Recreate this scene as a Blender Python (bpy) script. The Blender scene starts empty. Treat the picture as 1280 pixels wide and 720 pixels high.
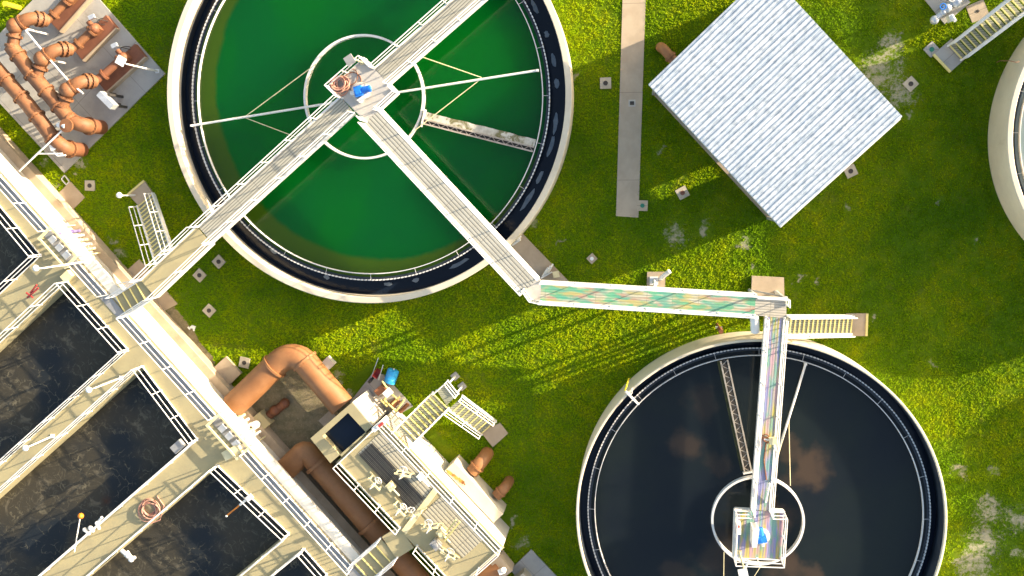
import bpy, math, random
import numpy as np
from mathutils import Vector, Matrix, Quaternion
random.seed(7); rng = np.random.default_rng(11)
scene = bpy.context.scene
C = scene.collection
PI = math.pi

# ------------------------------------------------------------------ camera
F = 1300.0; HC = 50.0
CAM = Vector((0, 0, HC))
_nad = Vector(((790-640)/F, (360-225)/F, -1.0)).normalized()
QCAM = _nad.rotation_difference(Vector((0, 0, -1)))
def P(px, py, z=0.0):
    d = QCAM @ Vector(((px-640)/F, (360-py)/F, -1.0))
    t = (z-HC)/d.z
    return CAM + d*t
def PL(pts, z=0.0): return [P(a, b, z) for a, b in pts]
def rad(px, py, r, z): return (P(px+r, py, z)-P(px-r, py, z)).length/2
cd = bpy.data.cameras.new('camera'); cam = bpy.data.objects.new('camera', cd); C.objects.link(cam)
cam.location = CAM; cam.rotation_mode = 'QUATERNION'; cam.rotation_quaternion = QCAM
cd.sensor_width = 36; cd.lens = 36*F/1280; cd.clip_end = 2000
scene.camera = cam

# ------------------------------------------------------------------ light
SUN_EL = math.radians(13)
_s = P(875, 32)-P(710, 100); _s.z = 0; _s.normalize()
SDIR = Vector((_s.x*math.cos(SUN_EL), _s.y*math.cos(SUN_EL), math.sin(SUN_EL)))
sl = bpy.data.lights.new('sun', 'SUN'); sl.energy = 5.0; sl.angle = math.radians(0.5); sl.color = (1.0, 0.86, 0.66)
so = bpy.data.objects.new('sun', sl); C.objects.link(so); so.rotation_mode = 'QUATERNION'
so.rotation_quaternion = (-SDIR).to_track_quat('-Z', 'Y'); so.location = SDIR*120
W = bpy.data.worlds.new('World'); scene.world = W; W.use_nodes = True
nt = W.node_tree; nt.nodes.clear()
sky = nt.nodes.new('ShaderNodeTexSky'); sky.sky_type = 'NISHITA'; sky.sun_disc = False
sky.sun_elevation = SUN_EL; sky.sun_rotation = math.atan2(SDIR.x, SDIR.y)
sky.air_density = 1.0; sky.dust_density = 2.5; sky.ozone_density = 0.6
bg = nt.nodes.new('ShaderNodeBackground'); bg.inputs['Strength'].default_value = 0.15
wo = nt.nodes.new('ShaderNodeOutputWorld')
nt.links.new(sky.outputs[0], bg.inputs[0]); nt.links.new(bg.outputs[0], wo.inputs[0])
vs = scene.view_settings; vs.view_transform = 'Standard'; vs.look = 'None'; vs.gamma = 1; vs.use_curve_mapping = False
vs.exposure = 1.66
try:
    vs.use_white_balance = True; vs.white_balance_temperature = 6750; vs.white_balance_tint = 10
except Exception: pass

# ------------------------------------------------------------------ materials
def srgb(r, g, b):
    f = lambda c: (c/255/12.92) if c/255 <= .04045 else ((c/255+.055)/1.055)**2.4
    return (f(r), f(g), f(b))
class NT:
    def __init__(s, name):
        s.m = bpy.data.materials.new(name); s.m.use_nodes = True; s.t = s.m.node_tree
        s.b = s.t.nodes['Principled BSDF']; s.tc = s.t.nodes.new('ShaderNodeTexCoord')
    def n(s, ty, **kw):
        nd = s.t.nodes.new(ty)
        for k, v in kw.items(): setattr(nd, k, v)
        return nd
    def l(s, a, b): s.t.links.new(a, b)
    def noise(s, scale, detail=5, rough=.6, vec=None, dist=0):
        nd = s.n('ShaderNodeTexNoise'); nd.inputs['Scale'].default_value = scale
        nd.inputs['Detail'].default_value = detail; nd.inputs['Roughness'].default_value = rough
        nd.inputs['Distortion'].default_value = dist
        s.l(vec if vec else s.tc.outputs['Object'], nd.inputs['Vector']); return nd.outputs['Fac']
    def ramp(s, fac, a, b, smooth=True):
        nd = s.n('ShaderNodeMapRange'); nd.inputs['From Min'].default_value = a; nd.inputs['From Max'].default_value = b
        if smooth: nd.interpolation_type = 'SMOOTHSTEP'
        s.l(fac, nd.inputs['Value']); return nd.outputs[0]
    def mix(s, fac, a, b, blend='MIX'):
        nd = s.n('ShaderNodeMix', data_type='RGBA', blend_type=blend)
        for k, v in ((0, fac), (6, a), (7, b)):
            if isinstance(v, (int, float)): nd.inputs[k].default_value = v
            elif isinstance(v, tuple): nd.inputs[k].default_value = (*v, 1)
            else: s.l(v, nd.inputs[k])
        return nd.outputs[2]
    def math(s, op, a, b=0.0):
        nd = s.n('ShaderNodeMath', operation=op)
        for k, v in ((0, a), (1, b)):
            if isinstance(v, (int, float)): nd.inputs[k].default_value = v
            else: s.l(v, nd.inputs[k])
        return nd.outputs[0]
    def scaled(s, sx, sy, sz, rz=0):
        nd = s.n('ShaderNodeMapping'); nd.inputs['Scale'].default_value = (sx, sy, sz)
        nd.inputs['Rotation'].default_value = (0, 0, rz)
        s.l(s.tc.outputs['Object'], nd.inputs['Vector']); return nd.outputs[0]
    def col(s, c):
        if isinstance(c, tuple): s.b.inputs['Base Color'].default_value = (*c, 1)
        else: s.l(c, s.b.inputs['Base Color'])
    def bump(s, h, st, dist=.02):
        nd = s.n('ShaderNodeBump'); nd.inputs['Strength'].default_value = st; nd.inputs['Distance'].default_value = dist
        s.l(h, nd.inputs['Height']); s.l(nd.outputs[0], s.b.inputs['Normal'])
    def set(s, rough=.7, metal=0.0, spec=.5):
        s.b.inputs['Roughness'].default_value = rough; s.b.inputs['Metallic'].default_value = metal
        s.b.inputs['Specular IOR Level'].default_value = spec; return s.m
def mat(name, c1, c2=None, scale=2.5, rough=.7, metal=0.0, bump=0.0, bscale=30, stain=None, sscale=.7, smin=.55, smax=.75, spec=.4, joint=None):
    N = NT(name)
    if c2 is None: c2 = tuple(c*.75 for c in c1)
    c = N.mix(N.ramp(N.noise(scale, 6), .35, .68), c1, c2)
    c = N.mix(N.math('MULTIPLY', N.noise(scale*9, 3), .25), c, tuple(x*.6 for x in c2))
    if stain: c = N.mix(N.ramp(N.noise(sscale, 8, .7, dist=.6), smin, smax), c, stain)
    if joint:
        for (per, ang) in joint:
            sx = N.n('ShaderNodeSeparateXYZ'); N.l(N.scaled(1, 1, 1, ang), sx.inputs[0])
            w = N.math('ABSOLUTE', N.math('SINE', N.math('MULTIPLY', sx.outputs[0], PI/per)))
            c = N.mix(N.math('MULTIPLY', N.ramp(w, .05/per, .02/per), .7), c, tuple(x*.35 for x in c1))
    N.col(c)
    if bump: N.bump(N.noise(bscale, 6, .7), bump)
    return N.set(rough, metal, spec)
M = {}
M['concrete'] = mat('concrete', (.52, .45, .34), (.43, .37, .27), 1.2, .9, bump=.25, stain=(.30, .25, .17), sscale=1.3, smin=.5, smax=.8)
M['concrete_deck'] = mat('concrete_deck', (0.3948, 0.3402, 0.1890), (0.3360, 0.2898, 0.1680), .9, .9, bump=.2, stain=(.30, .28, .17), sscale=.9, smin=.5, smax=.8)
M['concrete_white'] = mat('concrete_white', (0.5890, 0.5510, 0.4750), (0.5225, 0.4750, 0.3990), .9, .85, bump=.15, stain=(.42, .35, .24), sscale=1.1, smin=.58, smax=.8)
M['coping'] = mat('white_coping', (.80, .75, .64), (.72, .66, .55), .8, .8, bump=.1, stain=(.55, .46, .34), sscale=1.0, smin=.6, smax=.85)
M['tank_wall'] = mat('tank_wall', (.68, .60, .45), (.61, .53, .395), .7, .85, bump=.15, stain=(.42, .34, .23), sscale=.7, smin=.58, smax=.85)
M['slab'] = mat('slab', (.45, .36, .26), (.38, .30, .21), 1.4, .9, bump=.2, stain=(.27, .21, .15), smin=.5, smax=.8)
M['pad'] = mat('pad', (.42, .40, .36), (.35, .335, .305), .9, .85, bump=.15, stain=(.24, .225, .20), sscale=.6, smin=.48, smax=.75, joint=[(3.1, .82), (2.9, .82+PI/2)])
M['path'] = mat('path', (.50, .40, .285), (.43, .34, .24), 1.2, .9, bump=.15, stain=(.33, .26, .19), sscale=.5, joint=[(4.1, PI/2)])
M['white'] = mat('white_metal', (.80, .78, .74), (.70, .68, .63), 3, .45, .0, stain=(.5, .42, .34), sscale=1.5, smin=.62, smax=.8)
M['rail'] = mat('rail_metal', (.82, .80, .76), (.72, .70, .66), 3, .4, .0)
M['yellow_edge'] = mat('yellow_nosing', (.82, .70, .26), (.72, .60, .22), 4, .6)
M['yellow'] = mat('yellow_paint', (.75, .60, .03), (.6, .48, .03), 4, .5)
M['cream'] = mat('cream_paint', (.72, .65, .40), (.6, .52, .3), 3, .55)
M['orange_pipe'] = mat('orange_pipe', (0.3096, 0.1419, 0.0559), (0.2494, 0.1075, 0.0396), 1.3, .55, bump=.08, stain=(.20, .078, .034), sscale=1.0, smin=.55, smax=.8)
M['pad_pipe'] = mat('pad_pipe', (.245, .108, .046), (.18, .075, .032), 2.0, .6, bump=.15, stain=(.10, .038, .018), sscale=1.6, smin=.5, smax=.68)
M['rust_pipe'] = mat('rust_pipe', (0.2295, 0.0892, 0.0425), (0.1700, 0.0638, 0.0298), 1.5, .6, bump=.1, stain=(.12, .05, .025), smin=.5, smax=.8)
M['brown_plinth'] = mat('brown_plinth', (.22, .085, .045), (.17, .065, .035), 2, .7, bump=.1)
M['dark'] = mat('dark_metal', (.03, .028, .028), (.05, .045, .04), 3, .6)
M['grey'] = mat('grey_metal', (.30, .30, .30), (.24, .24, .24), 3, .5)
M['silver'] = mat('silver_metal', (.62, .64, .66), (.5, .52, .54), 5, .35, .4)
M['blue'] = mat('blue_paint', (.02, .22, .72), (.015, .16, .6), 5, .4)
M['blue_drum'] = mat('blue_plastic', (.03, .33, .68), (.02, .28, .6), 3, .4)
M['red'] = mat('red_paint', (.42, .05, .04), (.3, .04, .04), 5, .5)
M['orange'] = mat('orange_plastic', (.85, .25, .02), (.7, .2, .02), 5, .5)
M['green_lid'] = mat('green_lid', (.03, .22, .14), (.02, .16, .1), 5, .5)
M['hose'] = mat('pink_hose', (.55, .30, .22), (.45, .22, .16), 5, .55)
M['lid'] = mat('iron_lid', (.06, .05, .045), (.04, .035, .03), 9, .7)
M['rust_lid'] = mat('rust_lid', (.22, .09, .06), (.16, .06, .04), 9, .7)
M['bark'] = mat('bark', (.10, .07, .05), (.06, .045, .03), 6, .9, bump=.5)
M['globe'] = mat('lamp_globe', (.85, .85, .82), (.8, .8, .77), 3, .3)
M['purple'] = mat('purple_pipe', (.22, .17, .36), (.16, .12, .28), 3, .5)
M['crust'] = mat('dried_scum', (.60, .58, .50), (.42, .40, .33), 4, .9, bump=.6, stain=(.16, .15, .07), sscale=1.6, smin=.5, smax=.62)
M['foam'] = mat('foam', (.30, .36, .42), (.2, .26, .33), 4, .4)
M['lattice'] = mat('lattice_steel', (.42, .38, .32), (.28, .24, .2), 4, .6)

def grating(name, c1, c2, ang, per=.11, tint=None, cross=True):
    N = NT(name)
    v = N.scaled(1, 1, 1, ang)
    sx = N.n('ShaderNodeSeparateXYZ'); N.l(v, sx.inputs[0])
    wv = N.math('ABSOLUTE', N.math('SINE', N.math('MULTIPLY', sx.outputs[1], PI/per)))
    k = N.ramp(wv, .25, .6)
    c = N.mix(k, c1, c2)
    if cross:
        wx = N.math('ABSOLUTE', N.math('SINE', N.math('MULTIPLY', sx.outputs[0], PI/1.15)))
        c = N.mix(N.ramp(wx, .0, .035), tuple(x*.5 for x in c1), c)
    if tint:
        for (col, sc, ph) in tint:
            mp = N.n('ShaderNodeMapping'); mp.inputs['Scale'].default_value = sc; mp.inputs['Location'].default_value = (ph, ph, 0)
            N.l(v, mp.inputs['Vector'])
            nz = N.noise(1.0, 2, .5, mp.outputs[0])
            c = N.mix(N.ramp(nz, .48, .6), c, N.mix(.85, c, tuple(q*.62 for q in col)))
    c = N.mix(N.math('MULTIPLY', N.ramp(N.noise(1.1, 6), .4, .8), .35), c, (.22, .2, .15))
    N.col(c); N.bump(wv, .25, .02)
    return N.set(.55, .0)

# ------------------------------------------------------------------ mesh builder
class MB:
    def __init__(s): s.v = []; s.f = []
    def add(s, vs, fs):
        k = len(s.v); s.v += [tuple(a) for a in vs]; s.f += [tuple(i+k for i in f) for f in fs]
    def obox(s, c, ax, ay, az):          # half axes
        c = Vector(c); vs = [c+ax*i+ay*j+az*k for k in (-1, 1) for j in (-1, 1) for i in (-1, 1)]
        s.add(vs, [(0, 2, 3, 1), (4, 5, 7, 6), (0, 1, 5, 4), (2, 6, 7, 3), (0, 4, 6, 2), (1, 3, 7, 5)])
    def box(s, c, sx, sy, sz, rz=0.0):
        a = Vector((math.cos(rz), math.sin(rz), 0)); b = Vector((-a.y, a.x, 0))
        s.obox(c, a*sx/2, b*sy/2, Vector((0, 0, sz/2)))
    def beam(s, p, q, w, h, up=Vector((0, 0, 1))):   # centred rectangular bar
        p = Vector(p); q = Vector(q); d = q-p; L = d.length; d.normalize()
        if abs(d.dot(up)) > .98: up = Vector((1, 0, 0))
        r = d.cross(up).normalized(); u = r.cross(d)
        s.obox((p+q)/2, d*L/2, r*w/2, u*h/2)
    def tube(s, pts, r, n=8, cap=True, closed=False):
        pts = [Vector(p) for p in pts]; m = len(pts)
        rs = r if isinstance(r, (list, tuple)) else [r]*m
        nrm = None; rings = []
        for i in range(m):
            if closed: t = pts[(i+1) % m]-pts[i-1]
            else: t = pts[min(i+1, m-1)]-pts[max(i-1, 0)]
            t.normalize()
            if nrm is None:
                nrm = t.cross(Vector((0, 0, 1)) if abs(t.z) < .9 else Vector((1, 0, 0))).normalized()
            nrm = (nrm-t*nrm.dot(t)).normalized(); b = t.cross(nrm)
            rings.append([pts[i]+(nrm*math.cos(2*PI*k/n)+b*math.sin(2*PI*k/n))*rs[i] for k in range(n)])
        vs = [p for R in rings for p in R]; fs = []
        for i in range(m if closed else m-1):
            j = (i+1) % m
            for k in range(n):
                k2 = (k+1) % n; fs.append((i*n+k, j*n+k, j*n+k2, i*n+k2))
        if cap and not closed:
            fs.append(tuple(range(n))); fs.append(tuple((m-1)*n+k for k in reversed(range(n))))
        s.add(vs, fs)
    def lathe(s, c, prof, n=96, closed=True):
        vs = []; fs = []; m = len(prof)
        for i in range(n):
            a = 2*PI*i/n
            for r, z in prof: vs.append((c[0]+r*math.cos(a), c[1]+r*math.sin(a), z))
        for i in range(n):
            j = (i+1) % n
            for k in range(m if closed else m-1):
                k2 = (k+1) % m; fs.append((i*m+k, j*m+k, j*m+k2, i*m+k2))
        s.add(vs, fs)
    def prism(s, poly, z0, z1):
        n = len(poly); vs = [(p[0], p[1], z0) for p in poly]+[(p[0], p[1], z1) for p in poly]
        fs = [tuple(reversed(range(n))), tuple(range(n, 2*n))]+[(i, (i+1) % n, n+(i+1) % n, n+i) for i in range(n)]
        s.add(vs, fs)
    def sphere(s, c, r, n=12, m=8, sz=1.0):
        prof = [(max(r*math.sin(PI*k/m), 1e-4), c[2]+r*sz*math.cos(PI*k/m)) for k in range(m+1)]
        s.lathe(c, prof, n, closed=False)
    def flat(s, poly, z): s.add([(p[0], p[1], z) for p in poly], [tuple(range(len(poly)))])
    def build(s, name, m, parent=None, smooth=False, org=None):
        me = bpy.data.meshes.new(name)
        o0 = Vector(org) if org is not None else (parent['_org_v'] if False else WORG.get(parent.name, Vector()) if parent else (Vector(s.v[0]) if False else Vector()))
        me.from_pydata([tuple(Vector(v)-o0) for v in s.v], [], s.f); me.validate(); me.update()
        if smooth:
            me.polygons.foreach_set('use_smooth', [True]*len(me.polygons))
            try: me.set_sharp_from_angle(angle=math.radians(40))
            except Exception: pass
        me.materials.append(m)
        import bmesh
        bm = bmesh.new(); bm.from_mesh(me); bmesh.ops.recalc_face_normals(bm, faces=bm.faces); bm.to_mesh(me); bm.free()
        o = bpy.data.objects.new(name, me); C.objects.link(o)
        if parent: o.parent = parent; WORG[o.name] = WORG.get(parent.name, Vector())
        else: o.location = o0
        return o
WORG = {}
def thing(name, label, cat, loc=(0, 0, 0), group=None):
    o = bpy.data.objects.new(name, None); C.objects.link(o); o.location = loc; o.empty_display_size = .3
    o['label'] = label; o['category'] = cat
    if group: o['group'] = group
    WORG[o.name] = Vector(loc); return o
def tag(o, label, cat, group=None):
    o['label'] = label; o['category'] = cat
    if group: o['group'] = group
    return o
def struct(o): o['kind'] = 'structure'; return o
def stuff(o): o['kind'] = 'stuff'; return o
def inst(name, mesh, parent, world):
    o = bpy.data.objects.new(name, mesh); C.objects.link(o); o.parent = parent
    o.location = Vector(world)-WORG[parent.name]; WORG[o.name] = Vector(world); return o
def mesh_of(mb, name, m, smooth=False):
    o = mb.build(name, m, smooth=smooth); me = o.data; bpy.data.objects.remove(o); return me
def dup(root, loc, rz, label, group=None):
    r = root.copy(); C.objects.link(r); r.location = loc; r.rotation_euler = (0, 0, rz); r['label'] = label
    if group: r['group'] = group
    for ch in list(root.children):
        c = ch.copy(); C.objects.link(c); c.parent = r
        for g in ch.children:
            d = g.copy(); C.objects.link(d); d.parent = c
    return r
def unit(a, b):
    d = Vector(b)-Vector(a); d.z = 0; return d.normalized()
def perp(d): return Vector((-d.y, d.x, 0))
def arc(a, corner, b, n=8):
    a, c, b = Vector(a), Vector(corner), Vector(b)
    return [a*(1-t)**2+c*2*t*(1-t)+b*t*t for t in [i/n for i in range(n+1)]]

# railing: rails in one mesh, each post a sub-part
RH = 1.07
_pm = MB(); _pm.tube([(0, 0, 0), (0, 0, RH)], .026, 6); _pm.box((0, 0, .01), .09, .09, .02)
POST = mesh_of(_pm, 'post', M['rail'])
def railing(parent, pts, spacing=1.55, toe=True, r=.026, m=None):
    m = m or M['rail']
    pts = [Vector(p) for p in pts]; mb = MB()
    for h, rr in ((RH, r), (RH*.55, r*.85)):
        for i in range(len(pts)-1):
            d = (pts[i+1]-pts[i]).normalized()*rr*.6
            mb.tube([pts[i]+Vector((0, 0, h))-d, pts[i+1]+Vector((0, 0, h))+d], rr, 6)
    if toe:
        for i in range(len(pts)-1):
            mb.beam(pts[i]+Vector((0, 0, .07)), pts[i+1]+Vector((0, 0, .07)), .02, .11)
    o = mb.build('railing', m, parent)
    for i in range(len(pts)-1):
        L = (pts[i+1]-pts[i]).length; n = max(1, round(L/spacing))
        for k in range(n+1 if i == len(pts)-2 else n):
            inst('post', POST, o, pts[i].lerp(pts[i+1], k/n))
    return o

def stair(root, top, bot, width, n, rails=(True, True), mtread=None, closed=False):
    top, bot = Vector(top), Vector(bot); d = unit(top, bot); s = perp(d)
    run = ((bot-top).xy).length; dep = run/n
    ang = math.atan2(d.y, d.x)
    tb = MB(); tb.box((0, 0, -.02), dep*.93, width, .04, ang); tm = mesh_of(tb, 'tread', mtread or M['tread'])
    nb = MB(); nb.box((d.x*dep*.40, d.y*dep*.40, .004), .058, width*.985, .04, ang); nm = mesh_of(nb, 'nosing', M['yellow_edge'])
    for i in range(n):
        p = top.lerp(bot, (i+.5)/n); p.z = top.z+(bot.z-top.z)*(i+1)/(n+1)
        t = inst('tread', tm, root, p); inst('nosing', nm, t, p)
    for sg in (-1, 1):
        off = s*sg*(width/2+.03)
        mb = MB(); mb.beam(top+off+Vector((0, 0, -.06)), bot+off+Vector((0, 0, .06)), .06, .26); mb.build('stringer', M['rail'], root)
        if rails[0 if sg < 0 else 1]: railing(root, [top+off, bot+off], 1.3, toe=False)

def bridge(name, label, a, b, z0, z1, width, mdeck, cat='walkway', rails=True, group=None, girder=.38, cut=(0, 0)):
    a = Vector((a.x, a.y, z0)); b = Vector((b.x, b.y, z1)); d = unit(a, b); s = perp(d)
    root = thing(name, label, cat, (a+b)/2, group)
    mb = MB(); mb.beam(a-Vector((0, 0, .04)), b-Vector((0, 0, .04)), width, .08); mb.build('deck', mdeck, root)
    for sg in (-1, 1):
        off = s*sg*(width/2+.05)
        g = MB(); zz = Vector((0, 0, -girder/2+.03))
        g.beam(a+off+zz, b+off+zz, .09, girder); g.build('girder', M['white'], root)
        if rails: railing(root, [a+off+d*cut[0]+Vector((0, 0, .03)), b+off-d*cut[1]+Vector((0, 0, .03))], toe=False)
    return root

# ------------------------------------------------------------------ deck materials (need directions)
def ang_of(p, q):
    d = unit(p, q); return -math.atan2(d.y, d.x)
A_NE = ang_of(P(430, 134, 3), P(263, 287, 3)); A_SE = ang_of(P(462, 143, 3), P(669, 364, 3))
A_HZ = ang_of(P(669, 364, 3), P(955, 381, 3)); A_B2 = ang_of(P(969, 400, 3), P(951, 640, 3))
A_PS = ang_of(P(422, 578, 3), P(500, 661, 3))
M['deck_ne'] = grating('grating_plain', (.15, .145, .12), (.37, .355, .29), A_NE, .12)
M['deck_se'] = grating('grating_ribbed', (.145, .145, .13), (.38, .375, .33), A_SE, .16)
TINT = [((.62, .36, .26), (.8, 3.2, 1), 11.7), ((.62, .56, .2), (.7, 2.6, 1), 21.3), ((.10, .55, .30), (1.1, 3.4, 1), 3.1), ((.12, .50, .36), (.8, 2.8, 1), 31.9)]
TINT2 = [((.70, .60, .08), (.35, 5.0, 1), 3.1), ((.70, .42, .50), (.35, 4.6, 1), 11.7), ((.32, .34, .70), (.4, 5.2, 1), 21.3), ((.2, .5, .4), (.8, 3.0, 1), 7.7)]
M['deck_hz'] = grating('grating_iridescent', (.24, .24, .19), (.46, .45, .34), A_HZ, .12, TINT)
M['deck_b2'] = grating('grating_iridescent_lengthwise', (.17, .165, .15), (.33, .30, .27), A_B2, .12, TINT2)
M['tread'] = grating('grating_tread', (.12, .13, .10), (.30, .31, .23), 0, .1, cross=False)
M['pump_grate'] = grating('grating_floor', (.13, .125, .10), (.40, .37, .28), A_PS, .17)
M['plate'] = mat('checker_plate', (.50, .47, .42), (.43, .405, .37), 2, .5, stain=(.34, .30, .25), sscale=1.3, smin=.5, smax=.75)

# ------------------------------------------------------------------ heights
ZB, ZT1, ZT2, ZBAS, ZP = 3.0, 1.7, 2.5, 2.5, 2.9

# ------------------------------------------------------------------ ground
EXCL_POLY = []; EXCL_CIRC = []
def excl(poly, grow=0.0): EXCL_POLY.append([(p[0], p[1]) for p in poly])
PATCH = [(58, 203, 9), (102, 203, 9), (70, 226, 7), (92, 216, 5), (150, 318, 12), (140, 300, 8), (420, 470, 14), (440, 492, 10), (640, 655, 10), (668, 280, 6), (715, 90, 8), (930, 300, 14), (1100, 92, 46), (1115, 55, 26), (1128, 118, 28), (1236, 640, 30), (1230, 675, 34), (1218, 705, 40), (1270, 650, 26), (1215, 735, 26), (1238, 625, 14), (1200, 590, 12), (845, 292, 22), (880, 285, 14), (1090, 397, 7),
         (1218, 300, 8), (945, 337, 7), (1272, 690, 18), (560, 505, 6), (1165, 455, 7), (650, 680, 14), (735, 375, 5), (1138, 145, 10), (1242, 590, 10), (1000, 347, 5), (1022, 352, 5), (700, 300, 4), (825, 185, 5), (1175, 250, 6), (1060, 260, 5)]
def ground_mat(name, tuft):
    N = NT(name); v = N.tc.outputs['Object']
    big = N.noise(.22, 5, .6); mid = N.noise(1.3, 5, .65); fine = N.noise(9, 4, .7)
    if tuft: ca, cb, cc = (.33, .48, .004), (.54, .585, .005), (.20, .37, .004)
    else: ca, cb, cc = (.115, .19, .004), (.17, .21, .005), (.075, .145, .004)
    c = N.mix(N.ramp(mid, .35, .7), ca, cb)
    c = N.mix(N.ramp(big, .4, .65), c, cc)
    c = N.mix(N.math('MULTIPLY', N.ramp(fine, .45, .75), .5), c, tuple(x*.55 for x in cc))
    c = N.mix(N.math('MULTIPLY', N.ramp(N.noise(26, 3, .7), .5, .7), .45), c, tuple(x*.45 for x in cc)); c = N.mix(N.math('MULTIPLY', N.ramp(N.noise(.7, 6, .75, dist=.8), .58, .7), .35), c, (.20, .19, .04))
    # worn spots: bare sandy soil where the sward is thin
    tot = None; wob = N.n('ShaderNodeVectorMath', operation='MULTIPLY_ADD')
    nz = N.n('ShaderNodeTexNoise'); nz.inputs['Scale'].default_value = 1.5; nz.inputs['Detail'].default_value = 5
    N.l(v, nz.inputs['Vector']); N.l(nz.outputs['Color'], wob.inputs[0]); wob.inputs[1].default_value = (1.6, 1.6, 0); N.l(v, wob.inputs[2])
    for (x, y, r) in PATCH:
        c0 = P(x, y); R = rad(x, y, r, 0)*1.25
        ds = N.n('ShaderNodeVectorMath', operation='DISTANCE'); N.l(wob.outputs[0], ds.inputs[0]); ds.inputs[1].default_value = (c0.x+.8, c0.y+.8, 0)
        k = N.n('ShaderNodeMapRange'); k.inputs['From Min'].default_value = R; k.inputs['From Max'].default_value = R*.1
        N.l(ds.outputs['Value'], k.inputs['Value'])
        tot = k.outputs[0] if tot is None else N.math('MAXIMUM', tot, k.outputs[0])
    spk = N.noise(7.5, 7, .8)
    bk = N.ramp(N.noise(2.6, 5, .7), .36, .56); bare = N.math('MULTIPLY', bk, 1.0); bare = N.math('MULTIPLY', N.ramp(N.math('ADD', N.math('MULTIPLY', tot, .42), spk), .72, .86), N.math('MULTIPLY', bk, N.ramp(tot, .02, .3)))
    c = N.mix(bare, c, (.34, .32, .22) if not tuft else (.30, .30, .14))
    N.col(c)
    if not tuft: N.bump(N.noise(14, 6, .75), .9, .06); return N.set(.95, 0, .1)
    tr = N.n('ShaderNodeBsdfTranslucent'); N.l(c, tr.inputs[0]); mx = N.n('ShaderNodeMixShader'); mx.inputs[0].default_value = .48
    N.l(N.b.outputs[0], mx.inputs[1]); N.l(tr.outputs[0], mx.inputs[2])
    N.l(mx.outputs[0], N.t.nodes['Material Output'].inputs[0]); return N.set(.9, 0, .15)
M['ground'] = ground_mat('lawn_soil', False); M['grass'] = ground_mat('grass_blades', True)
N = NT('dirt'); c = N.mix(N.ramp(N.noise(2.2, 7, .7), .4, .65), (.26, .215, .13), (.17, .15, .085))
c = N.mix(N.ramp(N.noise(11, 5, .8), .55, .7), c, (.42, .36, .26)); N.col(c); N.bump(N.noise(18, 6, .8), .8, .05); M['dirt'] = N.set(.95, 0, .1)

g = MB(); g.flat([(-400, -400), (400, -400), (400, 400), (-400, 400)], 0); struct(g.build('ground', M['ground']))
dirt = PL([(318, 488), (352, 452), (392, 440), (440, 500), (446, 512), (420, 560), (440, 640), (500, 705), (470, 735), (335, 610), (300, 570), (292, 520)])
g = MB(); g.flat(dirt, .004); struct(g.build('gravel_ground', M['dirt'])); excl(dirt)
for strip in ([(208, 388), (218, 383), (232, 400), (243, 414), (250, 428), (266, 446), (270, 456), (255, 466), (238, 446)],):
    w = PL(strip); g = MB(); g.flat(w, .004); struct(g.build('dirt_strip', M['dirt'])); excl(w)
path = PL([(780, -60), (809, -60), (798, 272), (770, 270)]); g = MB(); g.prism(path, -.1, .05); struct(g.build('path', M['path'])); excl(path)
# joints of the path: thin grooves drawn as narrow raised seams
pad = PL([(80, 216), (206, 92), (85, -45), (-42, 84)], .12); g = MB(); g.prism(pad, -.2, .12); struct(g.build('concrete_pavement', M['pad'])); excl(PL([(80, 216), (206, 92), (85, -45), (-42, 84)]))

def slab(label, px, z=.08, m='slab', cat='slab', name='concrete_slab', group=None, base=None, inner=None):
    poly = PL(px, z); cen = sum(poly, Vector())/len(poly); cen.z = 0
    mb = MB(); mb.prism(poly, -.1, z); excl(PL(px))
    o = mb.build(name, M[m], org=cen); tag(o, label, cat, group); return o
slab('square tan concrete slab beside the basin ledge, next to the lower tip of the pipe pad', [(68, 246), (88, 227), (106, 247), (87, 266)], .06)
slab('raised square concrete slab with a rim, between the basin wall and the big orange pipe bend', [(262, 464), (282, 446), (301, 467), (281, 487)], .25)
slab('large tan slab on the lawn below the footbridge end at the basin', [(154, 342), (174, 324), (222, 380), (192, 396)], .05)
slab('long concrete slab against the green tank wall, below the bend of the walkway', [(650, 289), (711, 352), (687, 383), (626, 319)], .12)
slab('narrow concrete footing crossing under the middle of the tinted walkway', [(809, 340), (832, 340), (830, 386), (808, 385)], .15)
slab('cream concrete footing under the corner platform of the tinted walkway', [(940, 345), (980, 347), (981, 396), (938, 394)], .2)
slab('grey concrete slab at the bottom edge, right of the orange pipe end', [(638, 712), (664, 687), (700, 725), (668, 752)], .10, 'pad')
slab('small white concrete block beside the upper orange pipe bend', [(401, 454), (409, 446), (418, 455), (410, 463)], .45, 'concrete_white', 'block')
slab('light concrete pier against the wet well, under the end of the upper orange pipe', [(398, 526), (413, 512), (424, 524), (409, 537)], .5, 'slab', 'block')

# small frame at the tip
mb = MB(); q = PL([(77, 224), (81, 219), (87, 227), (83, 231)], .05)
for i in range(4): mb.beam(q[i], q[(i+1) % 4], .05, .08)
tag(mb.build('box_frame', M['silver']), 'tiny empty rectangular metal frame at the lower tip of the pipe pad', 'frame')

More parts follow.
